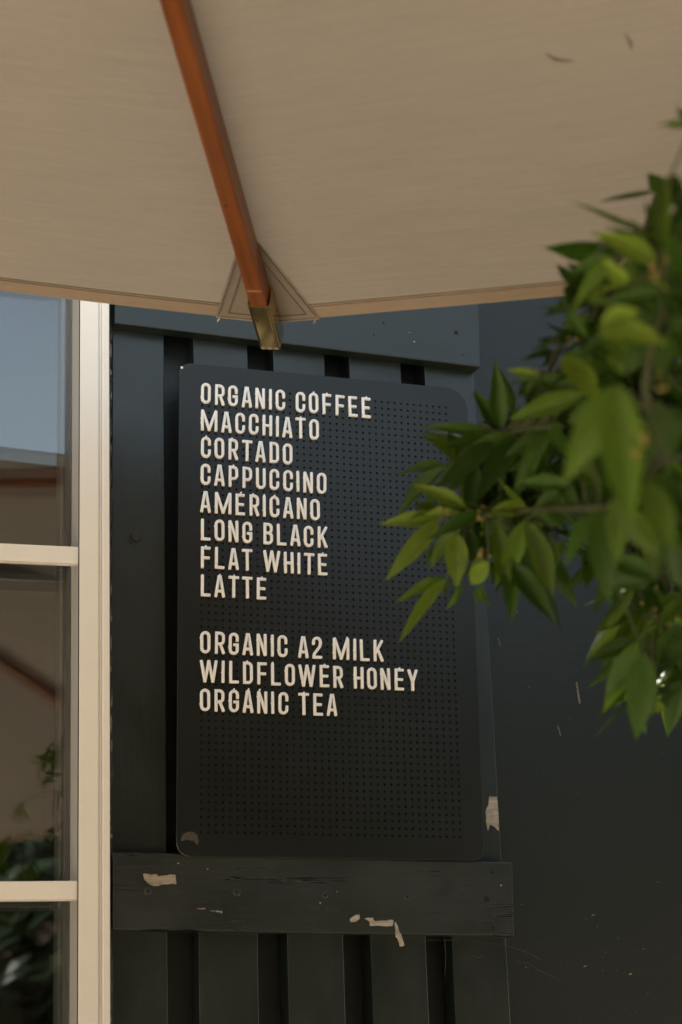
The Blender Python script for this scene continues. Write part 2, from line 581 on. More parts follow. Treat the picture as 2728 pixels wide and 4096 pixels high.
# cracked caulk between window frame and shutter
bm = bmesh.new()
random.seed(3)
prev = None
zz = 1.20
L_, R_ = [], []
while zz < 2.72:
    k = 0.0155 * (2.0076 - zz) * 1.08
    L_.append((-0.1262 + k, zz))
    R_.append((-0.1176 + k + random.uniform(-0.0018, 0.0016), zz))
    zz += random.uniform(0.008, 0.02)
vf = []
for (xl, z), (xr, _) in zip(L_, R_):
    vf.append((bm.verts.new((xl, 0.024 + random.uniform(-.003, .003), z)), bm.verts.new((xr, 0.0265 + random.uniform(-.002, .004), z))))
for a_, b_ in zip(vf, vf[1:]):
    bm.faces.new((a_[0], a_[1], b_[1], b_[0]))
bobj("caulk_strip", bm, MAT['caulk'], bld, off=boff)
# pale chips where the caulk has split
bm = bmesh.new()
for (z, h, w_) in [(2.478, .022, .0035), (2.445, .010, .003), (2.41, .016, .002), (2.36, .03, .0018), (2.335, .012, .003), (2.28, .02, .0016), (2.13, .016, .002), (2.09, .008, .003),
                  (2.055, .022, .002), (2.02, .010, .003), (1.975, .014, .003), (1.945, .024, .0055), (1.915, .016, .003), (1.875, .006, .002), (1.82, .010, .002), (1.795, .007, .004), (1.56, .02, .0028), (1.52, .025, .004), (1.47, .012, .003)]:
    k = 0.0155 * (2.0076 - z) * 1.08
    x = -0.1215 + k + random.uniform(-.001, .0022)
    poly = [(x + random.uniform(-.4, .4) * w_ + (w_ if 1 <= i <= 3 else -w_) * .5, z + h * (.5 - abs(i - 2.5) / 2.5 if i < 3 else abs(i - 2.5) / 2.5 - .5) ) for i in range(6)]
    poly = [(x - w_ * .5, z), (x - w_ * random.uniform(.1, .4), z + h * .5), (x + w_ * .3, z + h * random.uniform(.3, .5)), (x + w_ * .5, z), (x + w_ * .2, z - h * .5), (x - w_ * .3, z - h * random.uniform(.2, .45))]
    prism_y(bm, poly, 0.0205, 0.0225)
bobj("caulk_flakes", bm, MAT['flake'], bld, off=boff)["kind"] = "stuff"
# white paint streaks and specks on the plaster
for poly in ([(0.5915, 2.0415), (0.5940, 2.0410), (0.5975, 2.0095), (0.5952, 2.0088), (0.5928, 2.028)],
             [(0.5580, 1.9748), (0.5598, 1.9742), (0.5636, 1.9595), (0.5622, 1.9592)],
             [(0.4685, 2.1030), (0.4700, 2.1022), (0.4728, 2.0902), (0.4716, 2.0900)],
             [(0.5005, 2.1445), (0.5030, 2.1440), (0.5022, 2.1425), (0.5008, 2.1428)]):
    bm = bmesh.new(); prism_y(bm, poly, WALL_Y - 0.0006, WALL_Y + 0.001); bobj("paint_streak", bm, MAT['flake'], bld, off=boff)

# dust flecks and paint dots on the plaster
random.seed(61)
bm = bmesh.new()
for _ in range(46):
    x, z = random.uniform(0.46, 1.0), random.uniform(1.55, 2.25)
    if random.random() < .5:
        z = random.uniform(1.55, 1.75)
    w_ = random.uniform(0.0004, 0.0011)
    prism_y(bm, [(x - w_, z), (x, z + w_ * .8), (x + w_ * 1.1, z + w_ * .2), (x + w_ * .3, z - w_ * .8)], WALL_Y - 0.0012, WALL_Y + 0.001)
bobj("dust_flecks", bm, MAT['flake'], bld, off=boff)["kind"] = "stuff"
bm = bmesh.new()
for x, z in ((0.583, 1.628), (0.654, 1.617), (0.60, 1.70)):
    prism_y(bm, [(x - .003, z - .001), (x - .001, z + .0012), (x + .003, z + .0016), (x + .001, z - .0008)], WALL_Y - 0.0014, WALL_Y + 0.001)
bobj("leaf_crumbs", bm, MAT['bud'], bld, off=boff)["kind"] = "stuff"

# ------------------------------------------------------------------ shutter
shut = tag(empty("slatted_shutter", (0.16, 0.04, 1.12)), "dark green-grey painted timber shutter of five upright boards, paint chipped, beside the white window", "shutter")
soff = V((-0.16, -0.04, -1.12))
TOPX = [(-0.1242, -0.0491), (-0.0059, 0.0751), (0.1137, 0.1926), (0.2306, 0.3116), (0.3497, 0.4287)]
TOPZ = 2.495
BOTX = [(-0.1140, -0.0373), (0.0048, 0.0863), (0.1272, 0.2064), (0.2457, 0.3263), (0.3648, 0.4458)]
BOTZ = 1.615
SL_TOP, SL_BOT = 2.655, 1.13

def lx(i, j, z):
    return BOTX[i][j] + (TOPX[i][j] - BOTX[i][j]) * (z - BOTZ) / (TOPZ - BOTZ)

for i in range(5):
    bm = bmesh.new()
    nz = 40
    y0, y1 = 0.029, 0.066
    ch = 0.0012
    rings = []
    for k in range(nz + 1):
        z = SL_BOT + (SL_TOP - SL_BOT) * k / nz
        wob = lambda s: noise.noise(V((i * 7.3 + s, z * 9, s * 3.1))) * 0.0007
        xl, xr = lx(i, 0, z) + wob(0), lx(i, 1, z) + wob(5)
        rings.append([bm.verts.new(p) for p in ((xl, y1, z), (xl, y0 + ch, z), (xl + ch * .3, y0 + ch * .3, z), (xl + ch, y0, z), (xr - ch, y0, z), (xr - ch * .3, y0 + ch * .3, z), (xr, y0 + ch, z), (xr, y1, z))])
    for r0, r1 in zip(rings, rings[1:]):
        for k in range(8):
            bm.faces.new((r0[k], r0[(k + 1) % 8], r1[(k + 1) % 8], r1[k]))
    bm.faces.new(rings[0]); bm.faces.new(rings[-1])
    bmesh.ops.recalc_face_normals(bm, faces=bm.faces)
    sl = bobj("slat", bm, MAT['slat'], shut, off=soff)
    if i == 4:
        slat5 = sl
    if i == 0:
        slat1 = sl

def rail(name, bl, br, tr_, tl, mat='rail'):
    bm = bmesh.new()
    y0, y1 = 0.004, 0.0288
    pts = [(bl[0], y0, bl[1]), (br[0], y0, br[1]), (br[0], y1, br[1]), (bl[0], y1, bl[1]),
           (tl[0], y0, tl[1]), (tr_[0], y0, tr_[1]), (tr_[0], y1, tr_[1]), (tl[0], y1, tl[1])]
    hexa(bm, pts, 0.0022, 3)
    return bobj(name, bm, MAT[mat], shut, off=soff)
top_rail = rail("rail", (-0.1264, 2.5131), (0.4305, 2.5011), (0.4318, 2.6051), (-0.1270, 2.6171), 'rail_sound')
bot_rail = rail("rail", (-0.1161, 1.6723), (0.4470, 1.6653), (0.4486, 1.7666), (-0.1176, 1.7725))
low_rail = rail("rail", (-0.108, 1.172), (0.454, 1.165), (0.454, 1.267), (-0.109, 1.272))

def child(o, parent):
    o.parent = parent
    return o

# screws: countersunk heads on the lower rail, worn holes on the upper one
def screw(x, z, par, r=0.0042, cross=True):
    bm = bmesh.new()
    lathe(bm, [(r * 0.9, -0.0012), (r, -0.0004), (r * 0.82, 0.0008), (r * 0.45, 0.0010), (0.0, 0.0009)], (x, 0.0040, z), (0, -1, 0), 16)
    o = bobj("screw", bm, MAT['screw'], par, True, soff)
    if cross:
        bm = bmesh.new()
        a = random.uniform(0, 1.5)
        for q in (0, math.pi / 2):
            d = V((math.cos(a + q), 0, math.sin(a + q)))
            tube(bm, [V((x, 0.0032 - q * .0001, z)) - d * r * .55, V((x, 0.0032 - q * .0001, z)) + d * r * .55], 0.0006, 5)
        child(bobj("screw_slot", bm, MAT['dark'], o, off=soff), o)
    return o
random.seed(4)
for i, (x, z) in enumerate([(-0.0704, 1.7222), (0.0501, 1.7215), (0.1734, 1.7195), (0.2906, 1.7178)]):
    screw(x, z, bot_rail, 0.0056 if i in (0, 1) else 0.0048)
def hole(x, z, par, r):
    bm = bmesh.new()
    lathe(bm, [(r, 0.0), (r * .96, 0.00035), (r * .7, 0.0004), (0, 0.0003)], (x, 0.0041, z), (0, -1, 0), 14)
    return bobj("nail_hole", bm, MAT['dark'], par, True, soff)
for x, z, r in ((0.4075, 1.7157, .0040), (0.4157, 1.6768, .0024), (0.4167, 1.7523, .0026)):
    hole(x, z, bot_rail, r)
for x, z, r in ((0.3926, 2.5525, .0036), (0.2775, 2.5561, .0018), (0.4020, 2.5180, .0012), (0.2620, 2.535, .0014)):
    hole(x, z, top_rail, r)
# hex bolt on the first slat
bm = bmesh.new()
lathe(bm, [(0.0098, 0), (0.0098, 0.0012), (0.0088, 0.0016)], (-0.0872, 0.0290, 2.2086), (0, -1, 0), 24)
bo = bobj("washer", bm, MAT['screw'], slat1, False, soff)
bm = bmesh.new()
lathe(bm, [(0.0074, 0.0010), (0.0074, 0.0052), (0.0066, 0.0060)], (-0.0872, 0.0290, 2.2086), (0, -1, 0), 6)
bobj("hex_bolt", bm, MAT['screw'], slat1, False, soff)

# bare wood where the paint has come away
CHIPS = {
 'a': [(-0.0767, 1.7455), (-0.0582, 1.7446), (-0.057, 1.742), (-0.0427, 1.7444), (-0.0335, 1.7449), (-0.0314, 1.7318), (-0.048, 1.7309), (-0.0619, 1.7278), (-0.0704, 1.7314), (-0.0766, 1.738)],
 'b': [(-0.0045, 1.7008), (0.0071, 1.702), (0.0064, 1.6994), (-0.0037, 1.6986)],
 'c': [(0.0138, 1.6983), (0.0306, 1.698), (0.0302, 1.6939), (0.0204, 1.6965), (0.0138, 1.6961)],
 'd': [(0.207, 1.6873), (0.2153, 1.6938), (0.2215, 1.695), (0.2226, 1.6886), (0.2176, 1.684), (0.2078, 1.6832)],
 'e': [(0.2263, 1.6897), (0.2399, 1.6905), (0.2438, 1.6856), (0.2694, 1.6873), (0.2718, 1.6834), (0.2676, 1.6781), (0.2355, 1.678), (0.2348, 1.684)],
 'g': [(0.2697, 1.6831), (0.2743, 1.6842), (0.2785, 1.6716), (0.28, 1.6672), (0.2746, 1.6670), (0.2709, 1.6675), (0.2723, 1.6716)]}
def ragged(poly, amp, n=4):
    out = []
    for i, p in enumerate(poly):
        q = poly[(i + 1) % len(poly)]
        for k in range(n):
            t = k / n
            j = 0 if k == 0 else amp
            out.append((p[0] + (q[0] - p[0]) * t + random.uniform(-j, j), p[1] + (q[1] - p[1]) * t + random.uniform(-j, j)))
    return out
random.seed(9)
for k, poly in CHIPS.items():
    bm = bmesh.new()
    rg = ragged(poly, 0.0007, 5)
    prism_y(bm, rg, 0.0037, 0.0060)
    bl_ = bmesh.new()
    ln_ = [V((x, 0.0037, z)) for x, z in rg]
    tube(bl_, ln_ + [ln_[0]], [random.uniform(.0003, .0008) for _ in range(len(ln_) + 1)], 5)
    bobj("paint_lip", bl_, MAT['rail_sound'], bot_rail, off=soff)
    o = bobj("bare_wood_patch", bm, MAT['bare'] if k in 'abc' else MAT['barewhite'], bot_rail, off=soff)
    o["label"] = "bare pale wood where dark paint flaked off"
# the loose paint flake hanging below the rail
bm = bmesh.new()
poly = [(0.2742, 1.6690), (0.2795, 1.6690), (0.2842, 1.6530), (0.278, 1.6514), (0.2746, 1.6621), (0.2712, 1.6651)]
prism_y(bm, ragged(poly, 0.0004), 0.0016, 0.0024)
bobj("hanging_paint_flake", bm, MAT['barewhite'], bot_rail, off=soff)
bm = bmesh.new()
poly = [(0.4272, 1.8616), (0.4395, 1.8615), (0.4404, 1.8411), (0.4405, 1.813), (0.4337, 1.819), (0.4271, 1.8216), (0.4237, 1.8126), (0.4216, 1.8222), (0.4211, 1.8407), (0.4258, 1.85)]
prism_y(bm, ragged(poly, 0.0004), 0.0286, 0.0310)
o = bobj("bare_wood_patch", bm, MAT['barewhite'], slat5, off=soff)
o["label"] = "bare pale wood on the outermost board"
# tiny flecks
random.seed(21)
bm = bmesh.new()
for (x, z) in [(0.318, 2.545), (0.325, 2.531), (-0.03, 1.759), (0.01, 1.752), (0.19, 1.724), (0.166, 1.709), (0.43, 1.735)]:
    w_ = random.uniform(0.0008, 0.0018)
    prism_y(bm, [(x - w_, z), (x, z + w_ * .7), (x + w_, z + w_ * .2), (x + w_ * .3, z - w_ * .8)], 0.0036, 0.005)
bobj("paint_flecks", bm, MAT['barewhite'], shut, off=soff)["kind"] = "stuff"
# cobweb strands under the lower rail
bm = bmesh.new()
for pts, r in (([(0.324, 0.020, 1.6613), (0.3704, .022, 1.6614), (0.4044, .022, 1.6583), (0.4385, .024, 1.6557), (0.477, .034, 1.6459), (0.5026, .044, 1.6361)], 0.00022),
               ([(0.4654, .045, 1.6336), (0.4827, .045, 1.6316), (0.4997, .046, 1.6217), (0.5299, .049, 1.6098)], 0.00022),
               ([(0.352, .026, 1.663), (0.3535, .027, 1.640), (0.351, .027, 1.615)], 0.00025),
               ([(0.40, .026, 1.660), (0.412, .027, 1.651), (0.418, .027, 1.660)], 0.0002),
               ([(0.392, .027, 1.641), (0.402, .027, 1.638), (0.411, .027, 1.641)], 0.0003)):
    tube(bm, pts, r, 5)
wb = tag(bobj("cobweb", bm, MAT['web']), "thin pale cobweb strands under the lower shutter rail", "cobweb")

# ------------------------------------------------------------------ peg board with real holes
P_ = 0.01
NC, NR = 38, 64
BX0, BX1, BZ1, BZ0 = -0.0325, 0.4040, 2.4612, 1.7686
board = tag(empty("peg_board", (0.186, 0.0, BZ0)), "dark perforated metal menu board with rounded corners holding white letters", "menu board")
poff = V((-0.186, 0, -BZ0))
def pegboard():
    vs, fs = [], []
    mi = []
    def v(p):
        vs.append(p); return len(vs) - 1
    cache = {}
    def gv(i, j):
        k = (i, j)
        if k not in cache:
            cache[k] = v(((i - .5) * P_, 0.0, 2.43 - (j - .5) * P_))
        return cache[k]
    midc = {}
    def mv(i2, j2):  # half-grid
        k = (i2, j2)
        if k not in midc:
            midc[k] = v(((i2 / 2 - .5) * P_, 0.0, 2.43 - (j2 / 2 - .5) * P_))
        return midc[k]
    R, DEP = 0.00172, 0.0032
    for j in range(NR):
        for i in range(NC):
            cx, cz = i * P_, 2.43 - j * P_
            # ring of 8 outer points on the cell border (clockwise from top-left)
            outer = [mv(2 * i, 2 * j), mv(2 * i + 1, 2 * j), mv(2 * i + 2, 2 * j), mv(2 * i + 2, 2 * j + 1),
                     mv(2 * i + 2, 2 * j + 2), mv(2 * i + 1, 2 * j + 2), mv(2 * i, 2 * j + 2), mv(2 * i, 2 * j + 1)]
            angs = [135, 90, 45, 0, -45, -90, -135, 180]
            top, bot = [], []
            for a in angs:
                c, s = math.cos(math.radians(a)), math.sin(math.radians(a))
                top.append(v((cx + R * c, 0.0, cz + R * s)))
                bot.append(v((cx + R * c, DEP, cz + R * s)))
            for k in range(8):
                k2 = (k + 1) % 8
                fs.append((outer[k], top[k], top[k2], outer[k2])); mi.append(0)
                fs.append((top[k], bot[k], bot[k2], top[k2])); mi.append(1)
            fs.append(tuple(bot)[::-1]); mi.append(1)
    # margin with rounded corners, around the grid rectangle
    gx0, gx1, gz1, gz0 = -.5 * P_, (NC - .5) * P_, 2.43 + .5 * P_, 2.43 - (NR - .5) * P_
    edge_top = [mv(k, 0) for k in range(2 * NC + 1)]
    edge_right = [mv(2 * NC, k) for k in range(2 * NR + 1)]
    edge_bot = [mv(k, 2 * NR) for k in range(2 * NC, -1, -1)]
    edge_left = [mv(0, k) for k in range(2 * NR, -1, -1)]
    # outline (clockwise from top-left): large radius at the upper right
    def corner(cx, cz, r, a0, n=8):
        return [(cx + r * math.cos(math.radians(a0 - 90 * k / n)), cz + r * math.sin(math.radians(a0 - 90 * k / n))) for k in range(n + 1)]
    r1 = 0.017
    ctl = corner(BX0 + r1, BZ1 - r1, r1, 180)
    ctr = corner(BX1 - 0.033, BZ1 - 0.033, 0.033, 90)
    cbr = corner(BX1 - r1, BZ0 + r1, r1, 0)
    cbl = corner(BX0 + r1, BZ0 + r1, r1, -90)
    outline = []
    def strip(edge, a, b):
        """a,b outline points at ends; fan quads between edge verts and matching points"""
        n = len(edge) - 1
        pts = [v((a[0] + (b[0] - a[0]) * k / n, 0.0, a[1] + (b[1] - a[1]) * k / n)) for k in range(n + 1)]
        for k in range(n):
            fs.append((edge[k], edge[k + 1], pts[k + 1], pts[k])); mi.append(0)
        return pts
    def fan(center, pts):
        idx = pts
        for k in range(len(idx) - 1):
            fs.append((center, idx[k], idx[k + 1])); mi.append(0)
    st = strip(edge_top, ctl[-1], ctr[0])
    sr = strip(edge_right, ctr[-1], cbr[0])
    sb = strip(edge_bot, cbr[-1], cbl[0])
    sl = strip(edge_left, cbl[-1], ctl[0])
    def mids(c):
        return [v((p[0], 0.0, p[1])) for p in c[1:-1]]
    mtr, mbr, mbl, mtl = mids(ctr), mids(cbr), mids(cbl), mids(ctl)
    fan(edge_top[-1], [st[-1]] + mtr + [sr[0]])
    fan(edge_right[-1], [sr[-1]] + mbr + [sb[0]])
    fan(edge_bot[-1], [sb[-1]] + mbl + [sl[0]])
    fan(edge_left[-1], [sl[-1]] + mtl + [st[0]])
    rim = st + mtr + sr + mbr + sb + mbl + sl + mtl
    # rounded edge down to the back
    prev_ring = rim
    cxm, czm = (BX0 + BX1) / 2, (BZ0 + BZ1) / 2
    for (out, yy) in ((0.0004, 0.00012), (0.0007, 0.0005), (0.0007, 0.0037)):
        ring = []
        for k in rim:
            x, y, z = vs[k]
            ring.append(v((x + (out if x > cxm else -out), yy, z + (out if z > czm else -out))))
        n = len(ring)
        for k in range(n):
            k2 = (k + 1) % n
            fs.append((prev_ring[k], prev_ring[k2], ring[k2], ring[k])); mi.append(0)
        prev_ring = ring
    fs.append(tuple(prev_ring)); mi.append(0)
    me = bpy.data.meshes.new("panel")
    me.from_pydata([V(p) + poff for p in vs], [], fs)
    me.materials.append(MAT['board']); me.materials.append(MAT['hole'])
    for p, k in zip(me.polygons, mi):
        p.material_index = k
    bm = bmesh.new(); bm.from_mesh(me)
    bmesh.ops.recalc_face_normals(bm, faces=bm.faces)
    bm.to_mesh(me); bm.free()
    return me
mobj("panel", pegboard(), None, board)
# stand-off spacers behind the board
for x, z in ((0.03, 2.40), (0.35, 2.40), (0.03, 1.85), (0.35, 1.85)):
    bm = bmesh.new(); lathe(bm, [(0.006, 0), (0.006, 0.0245)], (x, 0.0042, z), (0, 1, 0), 12); bobj("standoff", bm, MAT['screw'], board, off=poff)
# wear: bright chip at the upper left corner, scuff at the lower left, worn rim
bm = bmesh.new(); lathe(bm, [(0.0020, 0), (0.0018, 0.0004), (0.0, 0.0005)], (-0.0296, 0.0001, 2.4545), (0, -1, 0), 12); bobj("corner_chip", bm, simple("chip_white", (0.75, 0.74, 0.70), 0.5), board, True, poff)
bm = bmesh.new()
cx, cz = -0.0155, 1.7920
poly = [(cx - .0125, cz - .004), (cx - .010, cz + .004), (cx - .004, cz + .008), (cx + .005, cz + .0085), (cx + .0105, cz + .004), (cx + .0125, cz - .004), (cx + .010, cz - .0095), (cx + .006, cz - .004), (cx - .003, cz - .0025)]
prism_y(bm, ragged(poly, .0004), -0.00025, 0.0006)
bobj("corner_scuff", bm, simple("scuffed_coating", (0.050, 0.046, 0.040), 0.7, var=0.4, scale=260), board, off=poff)
bm = bmesh.new()
random.seed(8)
xx = BX0 + 0.015
while xx < BX1 - 0.03:
    ln = random.uniform(0.003, 0.02)
    if random.random() < 0.6:
        tube(bm, [(xx, 0.0003, BZ0 + 0.0002), (xx + ln, 0.0003, BZ0 + 0.0002)], 0.0003, 4)
    xx += ln + random.uniform(0.002, 0.015)
for k in range(6):
    a = math.radians(180 + 15 * k)
    a2 = math.radians(180 + 15 * (k + 1))
    if k != 2:
        tube(bm, [(BX0 + .017 + .0172 * math.cos(a), .0003, BZ0 + .017 + .0172 * math.sin(a)), (BX0 + .017 + .0172 * math.cos(a2), .0003, BZ0 + .017 + .0172 * math.sin(a2))], 0.0004, 4)
    a = math.radians(180 - 15 * k)
    a2 = math.radians(180 - 15 * (k + 1))
    tube(bm, [(BX0 + .017 + .0172 * math.cos(a), .0003, BZ1 - .017 + .0172 * math.sin(a)), (BX0 + .017 + .0172 * math.cos(a2), .0003, BZ1 - .017 + .0172 * math.sin(a2))], 0.00035, 4)
bobj("worn_edge", bm, MAT['edge_wear'], board, off=poff)["kind"] = "stuff"

# ------------------------------------------------------------------ letters
H = 2.70
HW = 0.198

def arc(cx, cy, r, a0, a1, n=6):
    return [(cx + r * math.cos(math.radians(a0 + (a1 - a0) * k / n)), cy + r * math.sin(math.radians(a0 + (a1 - a0) * k / n))) for k in range(n + 1)]
oT = arc(0, H - .5, .5, 0, 180)
oB = arc(0, .5, .5, 180, 360)
GL = {
 'O': [(oT + oB, True)],
 'C': [([(.5, H - .88)] + oT + oB + [(.5, .88)], False)],
 'G': [([(.5, H - .88)] + oT + oB + [(.5, 1.22), (.10, 1.22)], False)],
 'D': [([(-.47, 0), (-.47, H)] + arc(.0, H - .5, .5, 90, 0) + arc(.0, .5, .5, 0, -90), True)],
 'R': [([(-.47, 0), (-.47, H)] + arc(0, H - .5, .5, 90, 0) + arc(0, 1.68, .5, 0, -90) + [(-.45, 1.18)], False), ([(.04, 1.22), (.52, 0)], False)],
 'P': [([(-.47, 0), (-.47, H)] + arc(0, H - .5, .5, 90, 0) + arc(0, 1.52, .5, 0, -90) + [(-.45, 1.02)], False)],
 'B': [([(-.47, 0), (-.47, H)] + arc(0, H - .45, .45, 90, 0) + arc(0, 1.90, .45, 0, -90) + [(-.45, 1.45)], False), ([(.0, 1.44)] + arc(.03, .97, .47, 90, 0) + arc(.03, .47, .47, 0, -90) + [(-.47, 0)], False)],
 'A': [([(-.54, 0), (-.10, H), (.10, H), (.54, 0)], False), ([(-.40, .66), (.40, .66)], False)],
 'N': [([(-.5, 0), (-.5, H)], False), ([(-.46, H), (.46, 0)], False), ([(.5, 0), (.5, H)], False)],
 'M': [([(-.98, 0), (-.98, H)], False), ([(-.93, H), (0, .02)], False), ([(0, .02), (.93, H)], False), ([(.98, H), (.98, 0)], False)],
 'W': [([(-1.02, H), (-.55, 0)], False), ([(-.55, 0), (0, H)], False), ([(0, H), (.55, 0)], False), ([(.55, 0), (1.02, H)], False)],
 'H': [([(-.5, 0), (-.5, H)], False), ([(.5, 0), (.5, H)], False), ([(-.5, 1.3), (.5, 1.3)], False)],
 'I': [([(0, 0), (0, H)], False)],
 'T': [([(-.56, H), (.56, H)], False), ([(0, 0), (0, H)], False)],
 'E': [([(.48, H), (-.46, H), (-.46, 0), (.50, 0)], False), ([(-.46, 1.34), (.36, 1.34)], False)],
 'F': [([(.50, H), (-.46, H), (-.46, 0)], False), ([(-.46, 1.30), (.38, 1.30)], False)],
 'L': [([(-.46, H), (-.46, 0), (.50, 0)], False)],
 'K': [([(-.48, 0), (-.48, H)], False), ([(-.44, .95), (.50, H)], False), ([(-.12, 1.52), (.54, 0)], False)],
 'Y': [([(-.54, H), (0, 1.10)], False), ([(.54, H), (0, 1.10)], False), ([(0, 0), (0, 1.12)], False)],
 'U': [([(-.5, H), (-.5, .5)] + oB[1:] + [(.5, H)], False)],
 '2': [([(-.5, H - .80)] + arc(0, H - .5, .5, 180, 0) + [(.5, 1.85), (.36, 1.45), (-.36, .55), (-.46, .22), (-.46, 0), (.52, 0)], False)],
}
PROF = [(-1, 0), (-1, .50), (-.93, .74), (-.78, .92), (-.55, 1.0), (.55, 1.0), (.78, .92), (.93, .74), (1, .50), (1, 0)]

def stroke(bm, pts, closed, hw, dep, lift):
    """pts in metres (x,z); rounded section, y toward the viewer"""
    pts = [V((p[0], p[1])) for p in pts]
    cl = [pts[0]]
    for p in pts[1:]:
        if (p - cl[-1]).length > 1e-5:
            cl.append(p)
    if closed and (cl[0] - cl[-1]).length < 1e-5:
        cl.pop()
    pts = cl
    n = len(pts)
    rings = []
    def ring(p, nx, scale, hs):
        r = []
        for a, h in PROF:
            q = p + nx * (a * hw * scale)
            r.append(bm.verts.new((q.x, -(dep * h * hs + lift if h > 0 else 0.0), q.y)))
        return r
    for i, p in enumerate(pts):
        if closed or 0 < i < n - 1:
            d0 = (p - pts[i - 1]).normalized(); d1 = (pts[(i + 1) % n] - p).normalized()
        elif i == 0:
            d0 = d1 = (pts[1] - p).normalized()
        else:
            d0 = d1 = (p - pts[i - 1]).normalized()
        t = d0 + d1
        t = t.normalized() if t.length > 1e-6 else d0
        nx = V((-t.y, t.x))
        k = 1.0 / max(0.6, nx.dot(V((-d0.y, d0.x))))
        if not closed and i == 0:
            for e, s, hs in ((hw * .95, .72, .55), (hw * .80, .93, .90)):
                rings.append(ring(p - d0 * e, nx, s, hs))
        rings.append(ring(p, nx, k, 1))
        if not closed and i == n - 1:
            for e, s, hs in ((hw * .80, .93, .90), (hw * .95, .72, .55)):
                rings.append(ring(p + d0 * e, nx, s, hs))
    m = len(PROF)
    pairs = list(zip(rings, rings[1:])) + ([(rings[-1], rings[0])] if closed else [])
    for r0, r1 in pairs:
        for k in range(m - 1):
            bm.faces.new((r0[k], r0[k + 1], r1[k + 1], r1[k]))
    if not closed:
        bm.faces.new(rings[0]); bm.faces.new(rings[-1][::-1])

def glyph_mesh(chr_, nub):
    bm = bmesh.new()
    for k, (pts, closed) in enumerate(GL[chr_]):
        stroke(bm, [(x * P_, y * P_) for x, y in pts], closed, HW * P_, 0.0040, k * 0.00012)
    if nub:
        sx = {'E': 0.02, 'A': 0.0, 'T': 0.0, 'F': 0.0, 'L': -.46, 'R': -.2, 'D': -.1, 'P': 0, 'N': -.45, 'I': 0.0, 'H': -.48, 'M': .9}.get(chr_, 0.0)
        top = H + HW
        if nub == 2:
            pts = [(sx - .03, top - .12), (sx + .12, top + .20)]
        else:
            pts = [(sx - .02, top - .2), (sx + .02, top + .07)]
        stroke(bm, [(x * P_, y * P_) for x, y in pts], False, .11 * P_, 0.0028, 0.0007)
    # small moulding nibs on the left flank
    for q in range(random.choice((0, 1, 1, 2))):
        yy = random.uniform(.4, H - .4)
        xl = {'O': -.5, 'C': -.5, 'G': -.5, 'I': 0, 'U': -.5, 'M': -.98, 'H': -.5, 'N': -.5}.get(chr_, None)
        if xl is None:
            break
        stroke(bm, [((xl - HW * .6) * P_, yy * P_), ((xl - HW * 1.12) * P_, yy * P_)], False, .07 * P_, 0.0024, 0.0003)
    bmesh.ops.recalc_face_normals(bm, faces=bm.faces)
    me = bpy.data.meshes.new("letter_" + chr_)
    bm.to_mesh(me); bm.free()
    me.materials.append(MAT['letter'])
    for p in me.polygons:
        p.use_smooth = True
    return me
LINES = [("ORGANIC COFFEE", 0), ("MACCHIATO", 4), ("CORTADO", 8), ("CAPPUCCINO", 12), ("AMERICANO", 16), ("LONG BLACK", 20), ("FLAT WHITE", 24), ("LATTE", 28),
         ("ORGANIC A2 MILK", 36), ("WILDFLOWER HONEY", 40), ("ORGANIC TEA", 44)]
NUBS = {("MACCHIATO", 7): 1, ("CORTADO", 0): 1, ("CORTADO", 2): 1, ("CAPPUCCINO", 2): 1, ("AMERICANO", 2): 2, ("AMERICANO", 3): 1, ("AMERICANO", 4): 1, ("AMERICANO", 5): 1, ("FLAT WHITE", 0): 1, ("FLAT WHITE", 9): 1,
        ("LATTE", 1): 1, ("LATTE", 2): 1, ("LATTE", 4): 1, ("ORGANIC COFFEE", 9): 1, ("ORGANIC COFFEE", 10): 1, ("ORGANIC COFFEE", 13): 1, ("WILDFLOWER HONEY", 3): 1, ("WILDFLOWER HONEY", 5): 1, ("WILDFLOWER HONEY", 8): 1,
        ("WILDFLOWER HONEY", 14): 1, ("ORGANIC TEA", 2): 1, ("ORGANIC TEA", 3): 2, ("ORGANIC TEA", 4): 2, ("ORGANIC TEA", 8): 1, ("ORGANIC A2 MILK", 11): 1}
ORD = ["first", "second", "third", "fourth", "fifth", "sixth", "seventh", "eighth", "ninth", "tenth"]
cacheL = {}
random.seed(77)
for text, r0 in LINES:
    col = 0
    words = text.split(" ")
    wi, li = 0, 0
    for ci, ch in enumerate(text):
        if ch == " ":
            col += 1; wi += 1; li = 0
            continue
        wd = 3 if ch in "MW" else (1 if ch == "I" else 2)
        cx = (col + (wd - 1) / 2) * P_
        nub = NUBS.get((text, ci), 0)
        key = (ch, nub, random.randrange(2))
        if key not in cacheL:
            cacheL[key] = glyph_mesh(ch, nub)
        o = bpy.data.objects.new("plastic_letter", cacheL[key])
        COL.objects.link(o)
        zb = 2.43 - (r0 + 1 + .2 + H / 2) * P_
        o.location = (cx + random.uniform(-.0002, .0003), -0.0003, zb + random.uniform(-.0003, .0003))
        o.rotation_euler = (random.uniform(-.02, .02), random.uniform(-.014, .014), random.uniform(-.02, .02))
        kind = "figure" if ch == "2" else "letter"
        word = words[wi]
        pos = ORD[li]
        if len(words) > 1:
            lab = "white plastic %s %s, %s character of %s in the line %s" % (kind, ch, pos, word, text)
        else:
            lab = "white plastic %s %s, %s character of the line %s" % (kind, ch, pos, word)
        tag(o, lab, "letter", "white letters of the line " + text)
        col += wd; li += 1

